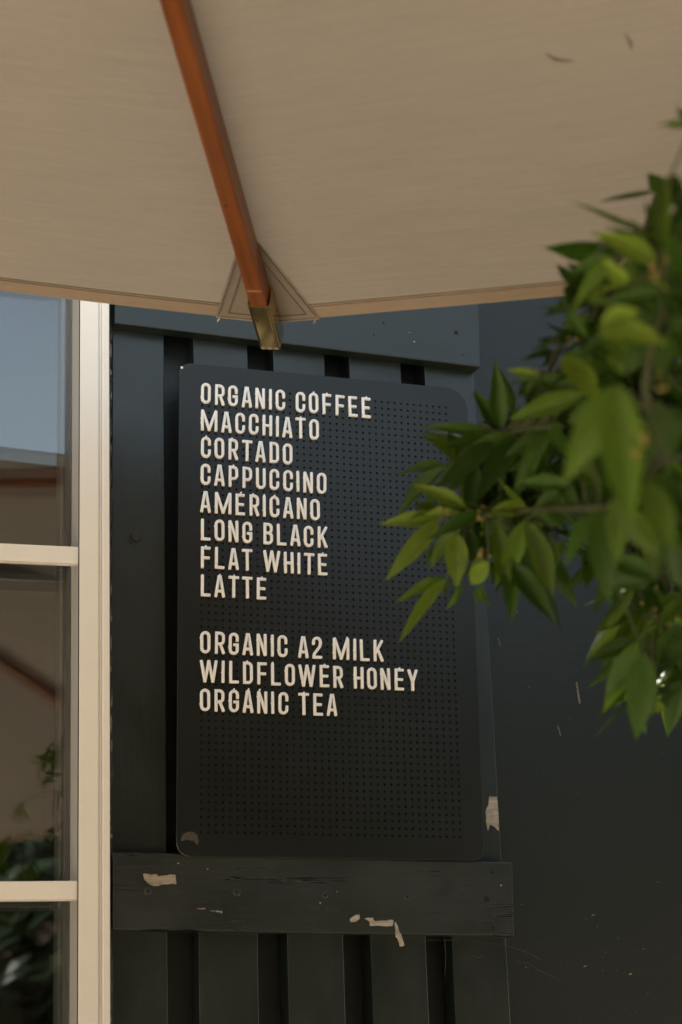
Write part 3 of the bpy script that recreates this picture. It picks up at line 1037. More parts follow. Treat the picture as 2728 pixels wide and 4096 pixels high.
# ------------------------------------------------------------------ parasol
TIPS = [V(t) for t in [(0.0276, -0.2666, 2.4299), (-1.0781, -0.1896, 2.4856), (-1.9194, -0.9104, 2.4193), (-2.0033, -2.0068, 2.2698), (-1.2809, -2.8366, 2.1247), (-0.1752, -2.9137, 2.069), (0.6661, -2.1929, 2.1353), (0.75, -1.0965, 2.2848)]]
UC = V((-0.6266, -1.5516, 2.2773))
APEX = V((-0.607, -1.6191, 2.761))
UN = V((0.0402, -0.138, 0.9896)).normalized()
base = V((UC.x - UN.x / UN.z * UC.z, UC.y - UN.y / UN.z * UC.z, 0))
par = tag(empty("parasol", base), "beige canvas parasol with orange-brown timber ribs and brass end caps", "parasol")
uoff = -base

def canopy_pt(k, u, v, drop=0.0):
    a, b = TIPS[k], TIPS[(k + 1) % 8]
    e = a.lerp(b, u)
    bow = 4 * u * (1 - u)
    rimc = (UC - e).normalized()
    e = e + rimc * (0.016 * bow)
    p = e.lerp(APEX, v)
    p = p - UN * (0.022 * bow * (1 - v) * (0.25 + v) * 1.6)
    w = noise.noise(V((u * 2.3 + k * 5, v * 3.1, 1.7))) * 0.0035 * bow
    return p - UN * (drop - w)

def panel_mesh(k, u0, u1, v0, v1, nu, nv, drop):
    bm = bmesh.new()
    uv = bm.loops.layers.uv.new("UVMap")
    grid = []
    for j in range(nv + 1):
        v = v0 + (v1 - v0) * j / nv
        row = []
        for i in range(nu + 1):
            u = u0 + (u1 - u0) * i / nu
            row.append((bm.verts.new(canopy_pt(k, u, v, drop)), (u * 0.9 * (1 - v * .98) + k * 1.37, v * 1.2)))
        grid.append(row)
    for j in range(nv):
        for i in range(nu):
            q = [grid[j][i], grid[j][i + 1], grid[j + 1][i + 1], grid[j + 1][i]]
            f = bm.faces.new([t[0] for t in q])
            for lp, t in zip(f.loops, q):
                lp[uv].uv = t[1]
    return bm
for k in range(8):
    pn = bobj("canopy_panel", panel_mesh(k, 0, 1, 0, 0.97, 36, 40, 0.0), MAT['fabric'], par, True, uoff)
    hm = bobj("hem", panel_mesh(k, 0.0, 1.0, 0.0, 0.0185, 36, 1, 0.0011), MAT['hem'], pn, True, uoff)
    bm = bmesh.new()
    tube(bm, [canopy_pt(k, 0.004 + .992 * i / 60, 0.0170, 0.0012) for i in range(61)], 0.00085, 5)
    tube(bm, [canopy_pt(k, 0.004 + .992 * i / 60, 0.0195, 0.0006) for i in range(61)], 0.0006, 5)
    bobj("hem_stitch", bm, MAT['stitch'], pn, False, uoff)

# dark slivers painting a fallen leaf's shadow through the canopy, on its underside
leaf_shade = simple("canvas_leaf_shadow", (0.226, 0.205, 0.189), 0.9, var=0.3, scale=40)
crease_m = simple("canvas_crease_shade", (0.234, 0.215, 0.204), 0.9)
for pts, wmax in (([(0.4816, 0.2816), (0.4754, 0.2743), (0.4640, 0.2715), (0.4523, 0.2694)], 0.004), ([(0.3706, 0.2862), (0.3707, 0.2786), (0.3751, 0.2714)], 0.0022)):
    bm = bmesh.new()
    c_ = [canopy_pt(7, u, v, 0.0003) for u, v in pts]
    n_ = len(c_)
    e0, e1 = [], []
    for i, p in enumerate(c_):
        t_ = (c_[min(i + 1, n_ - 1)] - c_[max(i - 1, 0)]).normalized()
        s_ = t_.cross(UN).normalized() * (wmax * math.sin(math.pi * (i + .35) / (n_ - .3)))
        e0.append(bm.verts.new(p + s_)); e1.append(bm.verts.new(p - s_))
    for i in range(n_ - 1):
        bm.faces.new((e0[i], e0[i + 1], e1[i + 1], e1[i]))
    bobj("leaf_shadow_mark", bm, leaf_shade, par, True, uoff)

def oriented_bar(bm, a, d, up, w, h, L0, L1, bev, uvl=True):
    """bar along d from a+d*L0 to a+d*L1; bottom face at a, height h along up"""
    side = d.cross(up).normalized()
    pts = []
    for hh in (0, h):
        for (l, s) in ((L0, -1), (L1, -1), (L1, 1), (L0, 1)):
            pts.append(a + d * l + side * (s * w / 2) + up * hh)
    hexa(bm, pts, bev, 2)
    uv = bm.loops.layers.uv.verify()
    for f in bm.faces:
        for lp in f.loops:
            q = lp.vert.co - a
            lp[uv].uv = (q.dot(d), q.dot(side) + q.dot(up))
    return bm

RW, RH = 0.0225, 0.030
for k in range(8):
    tip = TIPS[k]
    d = (APEX - tip).normalized()
    side = d.cross(UN).normalized()
    up = side.cross(d).normalized()
    if up.dot(UN) < 0:
        up = -up
    low = tip - up * (RH + 0.004)
    L1 = (APEX - tip).length - 0.05
    bm = bmesh.new()
    rib = bobj("rib", oriented_bar(bm, low, d, up, RW, RH, 0.006, L1, 0.0025), MAT['wood'], par, False, uoff)
    # pale wear mark across the rib end
    if k == 0:
        bm = bmesh.new()
        hexa(bm, [low + d * l + side * s * RW / 2 * .80 - up * t for t in (0.0004, -0.001) for (l, s) in ((.115, -1), (.119, -1), (.119, 1), (.115, 1))])
        bobj("wear_mark", bm, simple("worn_varnish", (0.36, 0.19, 0.09), 0.5, var=.3, scale=90), rib, False, uoff)
        bm = bmesh.new(); lathe(bm, [(0.0016, 0), (0.0012, 0.0004)], low + d * 0.29 + side * .004, -up, 10); bobj("nail_hole", bm, MAT['dark'], rib, False, uoff)
    # brass end cap: a U of bent sheet with a rounded nose
    cw, chh, th = 0.0285, 0.0330, 0.0012
    bm = bmesh.new()
    S0, S1 = 0.086, -0.018
    sec = []
    nb = 5
    rr = 0.0045
    # outer section (side,up), going left top -> bottom -> right top
    def usec(w2, bot, r):
        pts = [(-w2, chh - 0.004)]
        pts += [(-w2 + r - r * math.cos(t), bot + r - r * math.sin(t)) for t in [math.pi / 2 * q / nb for q in range(nb + 1)]]
        pts += [(w2 - r + r * math.sin(t), bot + r - r * math.cos(t)) for t in [math.pi / 2 * q / nb for q in range(nb + 1)]]
        pts += [(w2, chh - 0.004)]
        return pts
    so = usec(cw / 2, -0.0020, rr)
    si = usec(cw / 2 - th, -0.0020 + th, rr - th)
    stations = [(S0, 0, 1), (0.02, 0, 1), (S1 + 0.010, 0, 1), (S1 + 0.003, 0.0015, .94), (S1, 0.005, .82)]
    ro, ri = [], []
    for (l, lift, sc) in stations:
        ro.append([bm.verts.new(low + d * l + side * (s * sc) + up * max(u_, -0.002 + lift)) for s, u_ in so])
        ri.append([bm.verts.new(low + d * l + side * (s * sc) + up * max(u_, -0.002 + th + lift)) for s, u_ in si])
    m_ = len(so)
    for a_, b_ in zip(ro, ro[1:]):
        for q in range(m_ - 1):
            bm.faces.new((a_[q], a_[q + 1], b_[q + 1], b_[q]))
    for a_, b_ in zip(ri, ri[1:]):
        for q in range(m_ - 1):
            bm.faces.new((a_[q], b_[q], b_[q + 1], a_[q + 1]))
    for q in range(m_ - 1):
        bm.faces.new((ro[0][q], ri[0][q], ri[0][q + 1], ro[0][q + 1]))
    bm.faces.new(ro[-1])
    for r_o, r_i in ((ro, ri),):
        for e in (0, m_ - 1):
            for j in range(len(stations) - 1):
                bm.faces.new((r_o[j][e], r_o[j + 1][e], r_i[j + 1][e], r_i[j][e]))
    bmesh.ops.recalc_face_normals(bm, faces=bm.faces)
    cap = bobj("end_cap", bm, MAT['brass'], rib, False, uoff)
    # canvas corner patch with double stitching
    for sgn, kk in ((1, k), (-1, (k - 1) % 8)):
        def cp(s, l, drop):
            """s metres along the rim from the tip, l metres up the rib"""
            Lr = (APEX - tip).length
            rl = (TIPS[(kk + 1) % 8] - TIPS[kk]).length
            v = l / Lr
            u = min(0.99, s / (rl * max(0.05, 1 - v)))
            if sgn < 0:
                u = 1 - u
            return canopy_pt(kk, u, v, drop)
        bm = bmesh.new()
        uv = bm.loops.layers.uv.verify()
        nS, nL = 6, 12
        A0, LL = 0.072, 0.205
        g_ = []
        for j in range(nL + 1):
            l = LL * j / nL
            wmax = A0 * (1 - j / nL) + 0.002
            g_.append([(bm.verts.new(cp(wmax * i / nS, l, 0.0022) - UN * (0.0012 if j == 0 else 0)), (wmax * i / nS, l)) for i in range(nS + 1)])
        for j in range(nL):
            for i in range(nS):
                q = [g_[j][i], g_[j][i + 1], g_[j + 1][i + 1], g_[j + 1][i]]
                f = bm.faces.new([t[0] for t in q])
                for lp, t in zip(f.loops, q):
                    lp[uv].uv = t[1]
        pt_ = bobj("corner_patch", bm, MAT['patch'], par, True, uoff)
        bm = bmesh.new()
        random.seed(k * 2 + sgn)
        for ofs in (0.003, 0.0145):
            pts = []
            for j in range(25):
                l = 0.004 + (LL * .9) * j / 24
                if ofs > .01:
                    l = 0.013 + (LL * .70) * j / 24
                wmax = A0 * (1 - l / LL) + 0.002
                pts.append(cp(max(0.002, wmax - ofs), l, 0.0026 + random.uniform(0, .0003)))
            tube(bm, pts, 0.0009, 5)
        for l, smax in ((0.004, A0 - .004), (0.0135, A0 * (1 - .0135 / LL) - .0135)):
            tube(bm, [cp(smax * j / 16, l, 0.0027 + random.uniform(0, .0003)) for j in range(17)], 0.0009, 5)
        bobj("patch_stitch", bm, MAT['stitch'], pt_, False, uoff)
        # frayed thread end
        if k == 0:
            bm = bmesh.new()
            e = cp(A0 - .004, 0.001, 0.003)
            tube(bm, [e, e - UN * .004 + side * .001, e - UN * .0065 + side * .003], [0.0014, 0.0012, .0005], 5)
            bobj("frayed_thread", bm, MAT['hem'], pt_, False, uoff)
    # strut from the rib to the runner
    mid = tip + d * (L1 * 0.74) - up * (RH + 0.004)
    run = APEX - UN * 0.52
    bm = bmesh.new()
    ds = (run - mid); Ls = ds.length; ds.normalize()
    ups = side.cross(ds).normalized()
    if ups.dot(UN) < 0:
        ups = -ups
    bobj("strut", oriented_bar(bm, mid - ups * .012, ds, ups, 0.016, 0.024, 0.0, Ls - .03, 0.002), MAT['wood'], par, False, uoff)
bm = bmesh.new()
lathe(bm, [(0.020, 0), (0.024, 0.01), (0.024, 0.30), (0.024, 2.3), (0.024, (APEX - base).length - 0.06)], base, UN, 24)
bobj("pole", bm, MAT['wood'], par, True, uoff)
bm = bmesh.new(); lathe(bm, [(0.03, -0.10), (0.055, -0.09), (0.055, -0.035), (0.03, -0.02)], APEX, UN, 24); bobj("hub", bm, MAT['wood'], par, False, uoff)
bm = bmesh.new(); lathe(bm, [(0.03, -0.56), (0.05, -0.55), (0.05, -0.49), (0.03, -0.48)], APEX, UN, 24); bobj("runner", bm, MAT['wood'], par, False, uoff)
bm = bmesh.new(); lathe(bm, [(0.05, -0.012), (0.05, 0.0), (0.018, 0.01), (0.026, 0.04), (0.02, 0.06), (0.0, 0.07)], APEX, UN, 20); bobj("finial", bm, MAT['wood'], par, True, uoff)
bm = bmesh.new(); lathe(bm, [(0.30, 0.0), (0.30, 0.05), (0.28, 0.065), (0.05, 0.07), (0.035, 0.09), (0.035, 0.30), (0.027, 0.31)], (base.x, base.y, 0.004), (0, 0, 1), 32); bobj("foot", bm, MAT['roof'], par, False, uoff)

# ------------------------------------------------------------------ citrus tree
LEAVES= [(0.1225, -0.757, 2.1297, 0.0535, -0.7475, 2.1332, 0.0122, 0),
 (0.092, -0.735, 2.103, 0.0527, -0.7517, 2.1222, 0.0183, 1),
 (0.1321, -0.7555, 2.1331, 0.114, -0.7941, 2.1848, 0.0183, 0),
 (0.1523, -0.7409, 2.1515, 0.1203, -0.7842, 2.1857, 0.0103, 1),
 (0.1172, -0.7685, 2.1139, 0.0609, -0.7593, 2.0659, 0.0201, 0),
 (0.1383, -0.7904, 2.1108, 0.0911, -0.7968, 2.045, 0.0259, 0),
 (0.0918, -0.7045, 2.1058, 0.054, -0.6348, 2.0696, 0.0187, 0),
 (0.0831, -0.7764, 2.0379, 0.0353, -0.7652, 2.0644, 0.0158, 2),
 (0.0794, -0.709, 2.0521, 0.0373, -0.734, 2.0359, 0.0142, 2),
 (0.0663, -0.7423, 2.0357, 0.0181, -0.724, 1.9784, 0.02, 2),
 (0.0977, -0.787, 2.0319, 0.0396, -0.7991, 2.0043, 0.0157, 0),
 (0.0832, -0.8368, 2.0181, 0.1295, -0.8171, 2.0289, 0.0174, 2),
 (0.0753, -0.7669, 2.0152, 0.0798, -0.751, 1.9674, 0.0238, 2),
 (0.0975, -0.7927, 1.9796, 0.0888, -0.7599, 1.9628, 0.0176, 2),
 (0.0943, -0.8243, 2.0113, 0.1084, -0.8134, 1.9453, 0.0193, 1),
 (0.0772, -0.7308, 1.9772, 0.0364, -0.7066, 1.9169, 0.014, 2),
 (0.0938, -0.721, 1.9744, 0.0976, -0.6704, 1.9612, 0.0122, 1),
 (0.1173, -0.7218, 1.9735, 0.1363, -0.6948, 1.9557, 0.0102, 1),
 (0.0972, -0.8844, 1.9972, 0.133, -0.8563, 1.9366, 0.0244, 1),
 (0.1083, -0.8261, 1.9699, 0.1342, -0.8575, 1.9093, 0.021, 0),
 (0.1181, -0.8286, 2.0239, 0.1405, -0.8567, 2.0058, 0.0116, 0),
 (0.1166, -0.8965, 2.003, 0.1585, -0.8763, 2.0017, 0.0131, 0),
 (0.0672, -1.1143, 1.9412, 0.0637, -1.1208, 1.869, 0.026, 0),
 (0.1152, -0.9545, 2.0134, 0.0863, -0.913, 2.0252, 0.0164, 0),
 (0.1185, -0.9059, 2.0827, 0.0873, -0.8924, 2.0332, 0.0169, 0),
 (0.097, -0.9668, 2.0729, 0.1269, -0.9333, 2.0513, 0.0183, 0),
 (0.1007, -1.0281, 2.0773, 0.0572, -0.9633, 2.0725, 0.0195, 1),
 (0.0686, -1.051, 2.1015, 0.0866, -1.0798, 2.0557, 0.0259, 2),
 (0.0868, -0.9719, 2.1106, 0.066, -0.9412, 2.1262, 0.01, 2),
 (0.0622, -1.0124, 2.0904, 0.0416, -0.9803, 2.0996, 0.0044, 0),
 (0.1165, -0.9681, 2.1499, 0.0712, -0.9971, 2.1375, 0.0073, 0),
 (0.1035, -0.9645, 2.1401, 0.0646, -0.984, 2.1253, 0.0091, 0),
 (0.0952, -1.0659, 2.0585, 0.0894, -1.0337, 2.0265, 0.019, 1),
 (0.0382, -1.1912, 2.0648, 0.0601, -1.2398, 2.0514, 0.0173, 2),
 (-0.0477, -1.3832, 1.9499, -0.0342, -1.3655, 1.8631, 0.0297, 1),
 (-0.0142, -1.3503, 1.8916, -0.0004, -1.3585, 1.8455, 0.0219, 1),
 (-0.0201, -1.3087, 1.89, 0.0285, -1.2854, 1.8559, 0.0185, 1),
 (0.0915, -1.0263, 2.0016, 0.0923, -1.0611, 1.9718, 0.0173, 1),
 (0.1035, -0.913, 2.1307, 0.0898, -0.9175, 2.0982, 0.015, 0),
 (0.0563, -1.1213, 1.9947, 0.0558, -1.1548, 1.954, 0.0162, 0),
 (0.1116, -0.9337, 2.0307, 0.1145, -0.9625, 1.9941, 0.0164, 0),
 (0.1518, -1.0389, 1.9073, 0.1173, -1.0153, 1.9324, 0.019, 0),
 (0.3611, -0.5995, 2.0443, 0.3486, -0.5782, 2.0326, 0.0134, 1),
 (0.0438, -1.2699, 1.8691, 0.071, -1.24, 1.8492, 0.025, 0),
 (0.3591, -0.5116, 2.0949, 0.4071, -0.4921, 2.0935, 0.014, 2),
 (0.3517, -0.5291, 2.1524, 0.3809, -0.494, 2.1462, 0.014, 2),
 (0.162, -0.7989, 2.0085, 0.1806, -0.7788, 1.9862, 0.0079, 1),
 (0.0724, -0.7071, 2.0162, 0.0628, -0.7079, 1.9954, 0.0061, 1),
 (0.1345, -0.9059, 1.9978, 0.1226, -0.8623, 2.0287, 0.015, 0),
 (0.43, -0.5486, 2.199, 0.4102, -0.5456, 2.152, 0.0257, 1),
 (0.4406, -0.5542, 2.1688, 0.4218, -0.5281, 2.1555, 0.021, 0),
 (0.4502, -0.5515, 2.146, 0.4461, -0.5201, 2.1082, 0.0187, 0),
 (0.0834, -1.1434, 2.0227, 0.0539, -1.1564, 1.9937, 0.0195, 0),
 (0.0382, -1.2886, 1.972, 0.0384, -1.2776, 1.9414, 0.0221, 0),
 (0.0666, -1.2503, 1.9777, 0.0726, -1.2243, 1.9446, 0.0213, 0),
 (0.1192, -0.7561, 2.0419, 0.1158, -0.7464, 2.0193, 0.0141, 0),
 (0.1177, -0.7226, 2.1024, 0.1066, -0.7234, 2.05, 0.0185, 0),
 (0.1446, -0.8222, 2.0786, 0.1359, -0.7702, 2.0601, 0.0198, 0),
 (0.1011, -0.7295, 2.0269, 0.0993, -0.762, 1.9812, 0.0161, 0),
 (0.1539, -0.7732, 2.0106, 0.1575, -0.722, 1.9926, 0.0181, 0),
 (0.1637, -0.7321, 2.1248, 0.1375, -0.7379, 2.0908, 0.0206, 0),
 (0.1502, -0.7267, 2.0225, 0.1275, -0.7399, 1.978, 0.0162, 1),
 (0.2434, -0.8204, 1.9597, 0.2304, -0.7569, 1.9205, 0.0149, 1),
 (0.2652, -0.7957, 1.9378, 0.2187, -0.7923, 1.883, 0.0166, 1),
 (0.2326, -0.8411, 1.8961, 0.2132, -0.8037, 1.8368, 0.021, 1),
 (0.1728, -0.9667, 1.8563, 0.1703, -0.9522, 1.7851, 0.0283, 0),
 (0.2496, -0.8622, 1.9089, 0.2626, -0.813, 1.8918, 0.0145, 1),
 (0.2549, -0.8618, 1.906, 0.2581, -0.8054, 1.8631, 0.0097, 0),
 (0.2272, -0.9471, 1.8706, 0.2176, -0.9069, 1.8517, 0.0184, 0),
 (0.4062, -0.5559, 1.9144, 0.3948, -0.5809, 1.8605, 0.0112, 2),
 (0.2312, -0.9379, 1.837, 0.2235, -0.9018, 1.8247, 0.0107, 0),
 (0.2562, -0.8995, 1.9254, 0.2244, -0.907, 1.9011, 0.0157, 1),
 (0.2808, -0.8055, 1.9689, 0.2625, -0.8282, 1.9237, 0.0133, 0),
 (0.2493, -0.8436, 1.9495, 0.2481, -0.8761, 1.914, 0.0129, 0),
 (0.2034, -0.9283, 1.8516, 0.2127, -0.9048, 1.8144, 0.0184, 0),
 (0.2417, -0.9003, 1.9002, 0.2476, -0.877, 1.8636, 0.0173, 0),
 (0.2449, -0.8169, 1.8194, 0.2469, -0.8169, 1.8089, 0.0048, 1),
 (0.3984, -0.6161, 1.9214, 0.3852, -0.6291, 1.8888, 0.0128, 2),
 (0.0608, -1.3192, 2.1913, 0.0508, -1.2837, 2.2125, 0.0073, 1),
 (0.0835, -1.188, 2.1638, 0.0228, -1.1967, 2.1777, 0.0048, 1),
 (0.0513, -1.2665, 2.1012, -0.0043, -1.2805, 2.1113, 0.0182, 2),
 (0.0923, -1.184, 2.1529, 0.0415, -1.2034, 2.1552, 0.0068, 0),
 (0.0231, -1.3308, 2.0807, 0.0362, -1.3115, 2.1542, 0.0158, 1),
 (0.0717, -1.2253, 2.1401, 0.0449, -1.2638, 2.1514, 0.0103, 0),
 (0.0579, -1.3048, 2.1445, 0.0637, -1.2731, 2.1667, 0.0064, 0),
 (0.0335, -1.2265, 2.1198, 0.0159, -1.1971, 2.0933, 0.0141, 1),
 (0.0362, -1.2423, 2.0896, 0.015, -1.2505, 2.1037, 0.0138, 2),
 (0.0451, -1.1541, 2.1114, 0.0514, -1.1963, 2.1078, 0.0097, 2),
 (0.044, -1.1198, 2.1172, 0.0258, -1.1002, 2.1245, 0.004, 0),
 (-0.0274, -1.3207, 2.017, -0.0051, -1.3638, 1.9968, 0.0212, 2),
 (0.0465, -1.1143, 2.1186, 0.0606, -1.1167, 2.0967, 0.011, 0),
 (0.0526, -1.2884, 2.1197, 0.0636, -1.265, 2.0914, 0.0136, 0),
 (0.0663, -1.2784, 2.0717, 0.0161, -1.2442, 2.0729, 0.0118, 0),
 (0.0159, -1.3173, 2.0591, 0.0451, -1.2974, 2.0666, 0.0088, 2),
 (0.0315, -1.3343, 2.0877, 0.0557, -1.2976, 2.0773, 0.014, 0),
 (0.0527, -1.2367, 2.1118, 0.0772, -1.207, 2.1012, 0.0159, 0),
 (0.0647, -1.17, 2.1177, 0.0763, -1.1881, 2.1035, 0.0126, 0),
 (0.0789, -1.1619, 2.1088, 0.0827, -1.2042, 2.0825, 0.0136, 0),
 (0.0496, -1.2775, 2.0702, 0.074, -1.2477, 2.0551, 0.0163, 0),
 (0.0693, -1.1054, 2.119, 0.0814, -1.0649, 2.1192, 0.0112, 1),
 (0.0711, -1.1526, 2.0854, 0.0306, -1.1785, 2.0563, 0.0165, 0),
 (0.0664, -1.2123, 2.0576, 0.0533, -1.2043, 2.0342, 0.0188, 0),
 (0.0594, -1.2644, 2.0424, 0.0592, -1.2474, 2.0166, 0.0182, 0),
 (0.0663, -1.2755, 2.0534, 0.079, -1.2459, 2.0268, 0.02, 0),
 (0.0838, -1.1148, 2.0848, 0.0909, -1.1203, 2.0644, 0.015, 1),
 (0.061, -1.2883, 2.1664, 0.055, -1.3052, 2.1224, 0.0109, 0)]
NODES= {'n1': (0.131, -0.7625, 2.1254), 'n2': (0.0965, -0.7482, 2.0425), 'n3': (0.0971, -0.7984, 2.0267), 'n4': (0.0919, -0.9655, 2.1152), 'n5': (0.0958, -1.0527, 1.9638), 'n6': (0.0497, -1.242, 1.9885), 'n7': (0.0536, -1.2604, 2.1189), 'n8': (0.0545, -1.2679, 2.0697), 'n9': (0.2579, -0.8098, 1.9614), 'n10': (0.2545, -0.85, 1.9168), 'n11': (0.1186, -0.9106, 2.0852), 'n12': (0.375, -0.5561, 2.082), 'n13': (0.1249, -0.8697, 2.015), 'n14': (0.0413, -1.2772, 1.9325), 'trunk': (0.2471, -1.1483, 1.8247)}
BUDS= [(0.0645, -0.7584, 2.0384),
 (0.0951, -0.7865, 1.9891),
 (0.0949, -1.0262, 2.132),
 (0.0878, -0.9665, 2.1232),
 (0.2535, -0.8224, 1.9354),
 (0.2519, -0.8506, 1.9215),
 (0.261, -0.8187, 1.951),
 (0.2427, -0.8973, 1.9049),
 (0.3591, -0.5536, 2.091),
 (0.2772, -0.7718, 1.996),
 (0.082, -0.8247, 2.0214),
 (0.0246, -1.3135, 2.072),
 (0.0003, -1.3491, 1.9618),
 (-0.0445, -1.403, 1.8986)]
FILL= [((0.0908, -1.1587, 2.104),
 (0.05, 0.06, 0.06), 26),
 ((0.1052, -1.1681, 2.0463),
 (0.04, 0.06, 0.06), 22),
 ((0.1147, -1.1332, 1.9926),
 (0.04, 0.06, 0.06), 20),
 ((0.1462, -0.9793, 2.1016),
 (0.06, 0.05, 0.06), 20),
 ((0.1922, -0.9592, 1.9843),
 (0.05, 0.06, 0.05), 16),
 ((0.2757, -0.8097, 1.9415),
 (0.035, 0.05, 0.06), 16),
 ((0.2901, -0.794, 1.8733),
 (0.03, 0.05, 0.05), 10),
 ((0.1574, -0.8402, 2.1),
 (0.055, 0.05, 0.05), 18),
 ((0.1359, -0.7446, 2.0603),
 (0.055, 0.04, 0.045), 20),
 ((0.1209, -0.7309, 2.1039),
 (0.04, 0.03, 0.03), 10),
 ((0.148, -0.7895, 2.0142),
 (0.04, 0.04, 0.045), 10),
 ((0.0718, -1.2357, 2.126),
 (0.03, 0.05, 0.05), 10)]
def leaf_mesh(name, curl, fold, wav, mat):
    """length 1 along +X, half width 0.5 along Y, upper side +Z"""
    bm = bmesh.new()
    n = 9
    rows = []
    for i in range(n + 1):
        t = i / n
        w = (math.sin(math.pi * t ** 0.80) ** 0.95) * (1.06 - .22 * t) * 0.5 if 0 < t < 1 else 0.0
        w = max(w, 0.012)
        z = -curl * (t - 0.15) ** 2
        row = []
        for s in (-1, -.55, 0, .55, 1):
            y = s * w
            zz = z + fold * abs(s) * w + wav * math.sin(t * 9 + s * 2) * abs(s) * w
            row.append(bm.verts.new((t, y, zz)))
        rows.append(row)
    for r0, r1 in zip(rows, rows[1:]):
        for k in range(4):
            bm.faces.new((r0[k], r0[k + 1], r1[k + 1], r1[k]))
    me = bpy.data.meshes.new(name)
    bm.to_mesh(me); bm.free()
    me.materials.append(mat)
    for p in me.polygons:
        p.use_smooth = True
    return me
LM = {}
for t in range(3):
    for j, (c, f, w_) in enumerate(((.10, .30, .05), (.25, .18, .08), (-.08, .40, .04), (.38, .25, .06))):
        LM[(t, j)] = leaf_mesh("citrus_leaf", c, f, w_, MAT['leaf%d' % t])
tb = V((0.62, -1.02, 0.0))
tree = tag(empty("citrus_tree", tb), "leafy green citrus tree with orange-yellow buds reaching in from the right over the menu board", "tree")
CAMP = V((-0.6231, -2.5173, 1.5038))
random.seed(31)
def put_leaf(b, t, w, tone, facing=None):
    X = (t - b)
    Ln = X.length
    X.normalize()
    if facing is None:
        view = (CAMP - b).normalized()
        facing = view * random.uniform(.75, 1.0) + V((0, 0, random.uniform(.1, .6))) + V((random.uniform(-.4, .4), random.uniform(-.3, .3), 0))
    Z = facing - X * facing.dot(X)
    if Z.length < 1e-4:
        Z = X.orthogonal()
    Z.normalize()
    Y = Z.cross(X)
    o = bpy.data.objects.new("leaf", LM[(tone, random.randrange(4))])
    COL.objects.link(o)
    o.parent = tree
    R = Matrix((X, Y, Z)).transposed().to_4x4()
    o.matrix_basis = Matrix.Translation(b - tb) @ R @ Matrix.Diagonal((Ln, w, (Ln + w) * .5, 1))
    return o
ends = []
for (bx, by, bz, tx, ty, tz, w, tone) in LEAVES:
    b, t = V((bx, by, bz)), V((tx, ty, tz))
    put_leaf(b, t + (t - b) * .10, min(w, 0.034) * 1.04, tone)
    ends.append(b)
    # a second leaf from the same node, a little behind and turned
    X_ = t - b
    vw_ = (b - CAMP).normalized()
    q_ = Matrix.Rotation(random.choice((-1, 1)) * random.uniform(.45, .85), 3, vw_)
    b2 = b + vw_ * random.uniform(.012, .03)
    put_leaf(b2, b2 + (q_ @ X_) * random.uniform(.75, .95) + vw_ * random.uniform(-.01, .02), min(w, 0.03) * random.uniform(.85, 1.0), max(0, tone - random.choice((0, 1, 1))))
ND = {k: V(v) for k, v in NODES.items()}
# crown filler: shaded leaves behind and to the right of the ones in front, and out past the frame
def fill(n, cx, rad, tone_w, lo=.05, hi=.085):
    for _ in range(n):
        while True:
            q = V((random.uniform(-1, 1), random.uniform(-1, 1), random.uniform(-1, 1)))
            if q.length < 1:
                break
        b = cx + V((q.x * rad[0], q.y * rad[1], q.z * rad[2]))
        dr = V((random.uniform(-1, 1), random.uniform(-1, .6), random.uniform(-1.0, .35))).normalized()
        Ln = random.uniform(lo, hi)
        put_leaf(b, b + dr * Ln, Ln * random.uniform(.34, .46), random.choices((0, 1, 2), tone_w)[0],
                 V((random.uniform(-.6, .6), random.uniform(-.8, .2), 1)))
        ends.append(b)
for c_, r_, n_ in FILL:
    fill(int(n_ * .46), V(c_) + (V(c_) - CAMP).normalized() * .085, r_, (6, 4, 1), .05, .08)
# leaves deeper in the crown and out past the frame: too many to pick apart
def bulk(name, n, cx, rad, lo, hi, mats):
    bm = bmesh.new()
    for _ in range(n):
        while True:
            q = V((random.uniform(-1, 1), random.uniform(-1, 1), random.uniform(-1, 1)))
            if q.length < 1:
                break
        b = cx + V((q.x * rad[0], q.y * rad[1], q.z * rad[2]))
        X = V((random.uniform(-1, 1), random.uniform(-1, .6), random.uniform(-1.0, .35))).normalized()
        Ln = random.uniform(lo, hi)
        W_ = Ln * random.uniform(.34, .44)
        Y = X.cross(V((random.uniform(-.6, .6), random.uniform(-.6, .6), 1))).normalized()
        Z = X.cross(Y)
        rows = []
        for i in range(6):
            t_ = i / 5
            w_ = (math.sin(math.pi * t_ ** .8) * (1.06 - .22 * t_) * .5 if 0 < i < 5 else .01) * W_
            c0 = b + X * (t_ * Ln) - V((0, 0, 1)) * (.2 * Ln * t_ * t_)
            rows.append([bm.verts.new(c0 + Y * w_ + Z * w_ * .3), bm.verts.new(c0), bm.verts.new(c0 - Y * w_ + Z * w_ * .3)])
        for r0_, r1_ in zip(rows, rows[1:]):
            for k_ in range(2):
                bm.faces.new((r0_[k_], r0_[k_ + 1], r1_[k_ + 1], r1_[k_]))
        ends.append(b)
    o = bobj(name, bm, mats, tree, True, -tb)
    o["kind"] = "stuff"
for c_, r_, n_ in FILL:
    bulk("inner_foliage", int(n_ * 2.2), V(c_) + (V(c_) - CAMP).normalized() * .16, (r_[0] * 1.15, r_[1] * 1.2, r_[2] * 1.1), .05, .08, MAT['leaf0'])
bulk("outer_foliage", 260, V((0.58, -1.05, 2.02)), (.22, .26, .30), .05, .085, MAT['leaf1'])
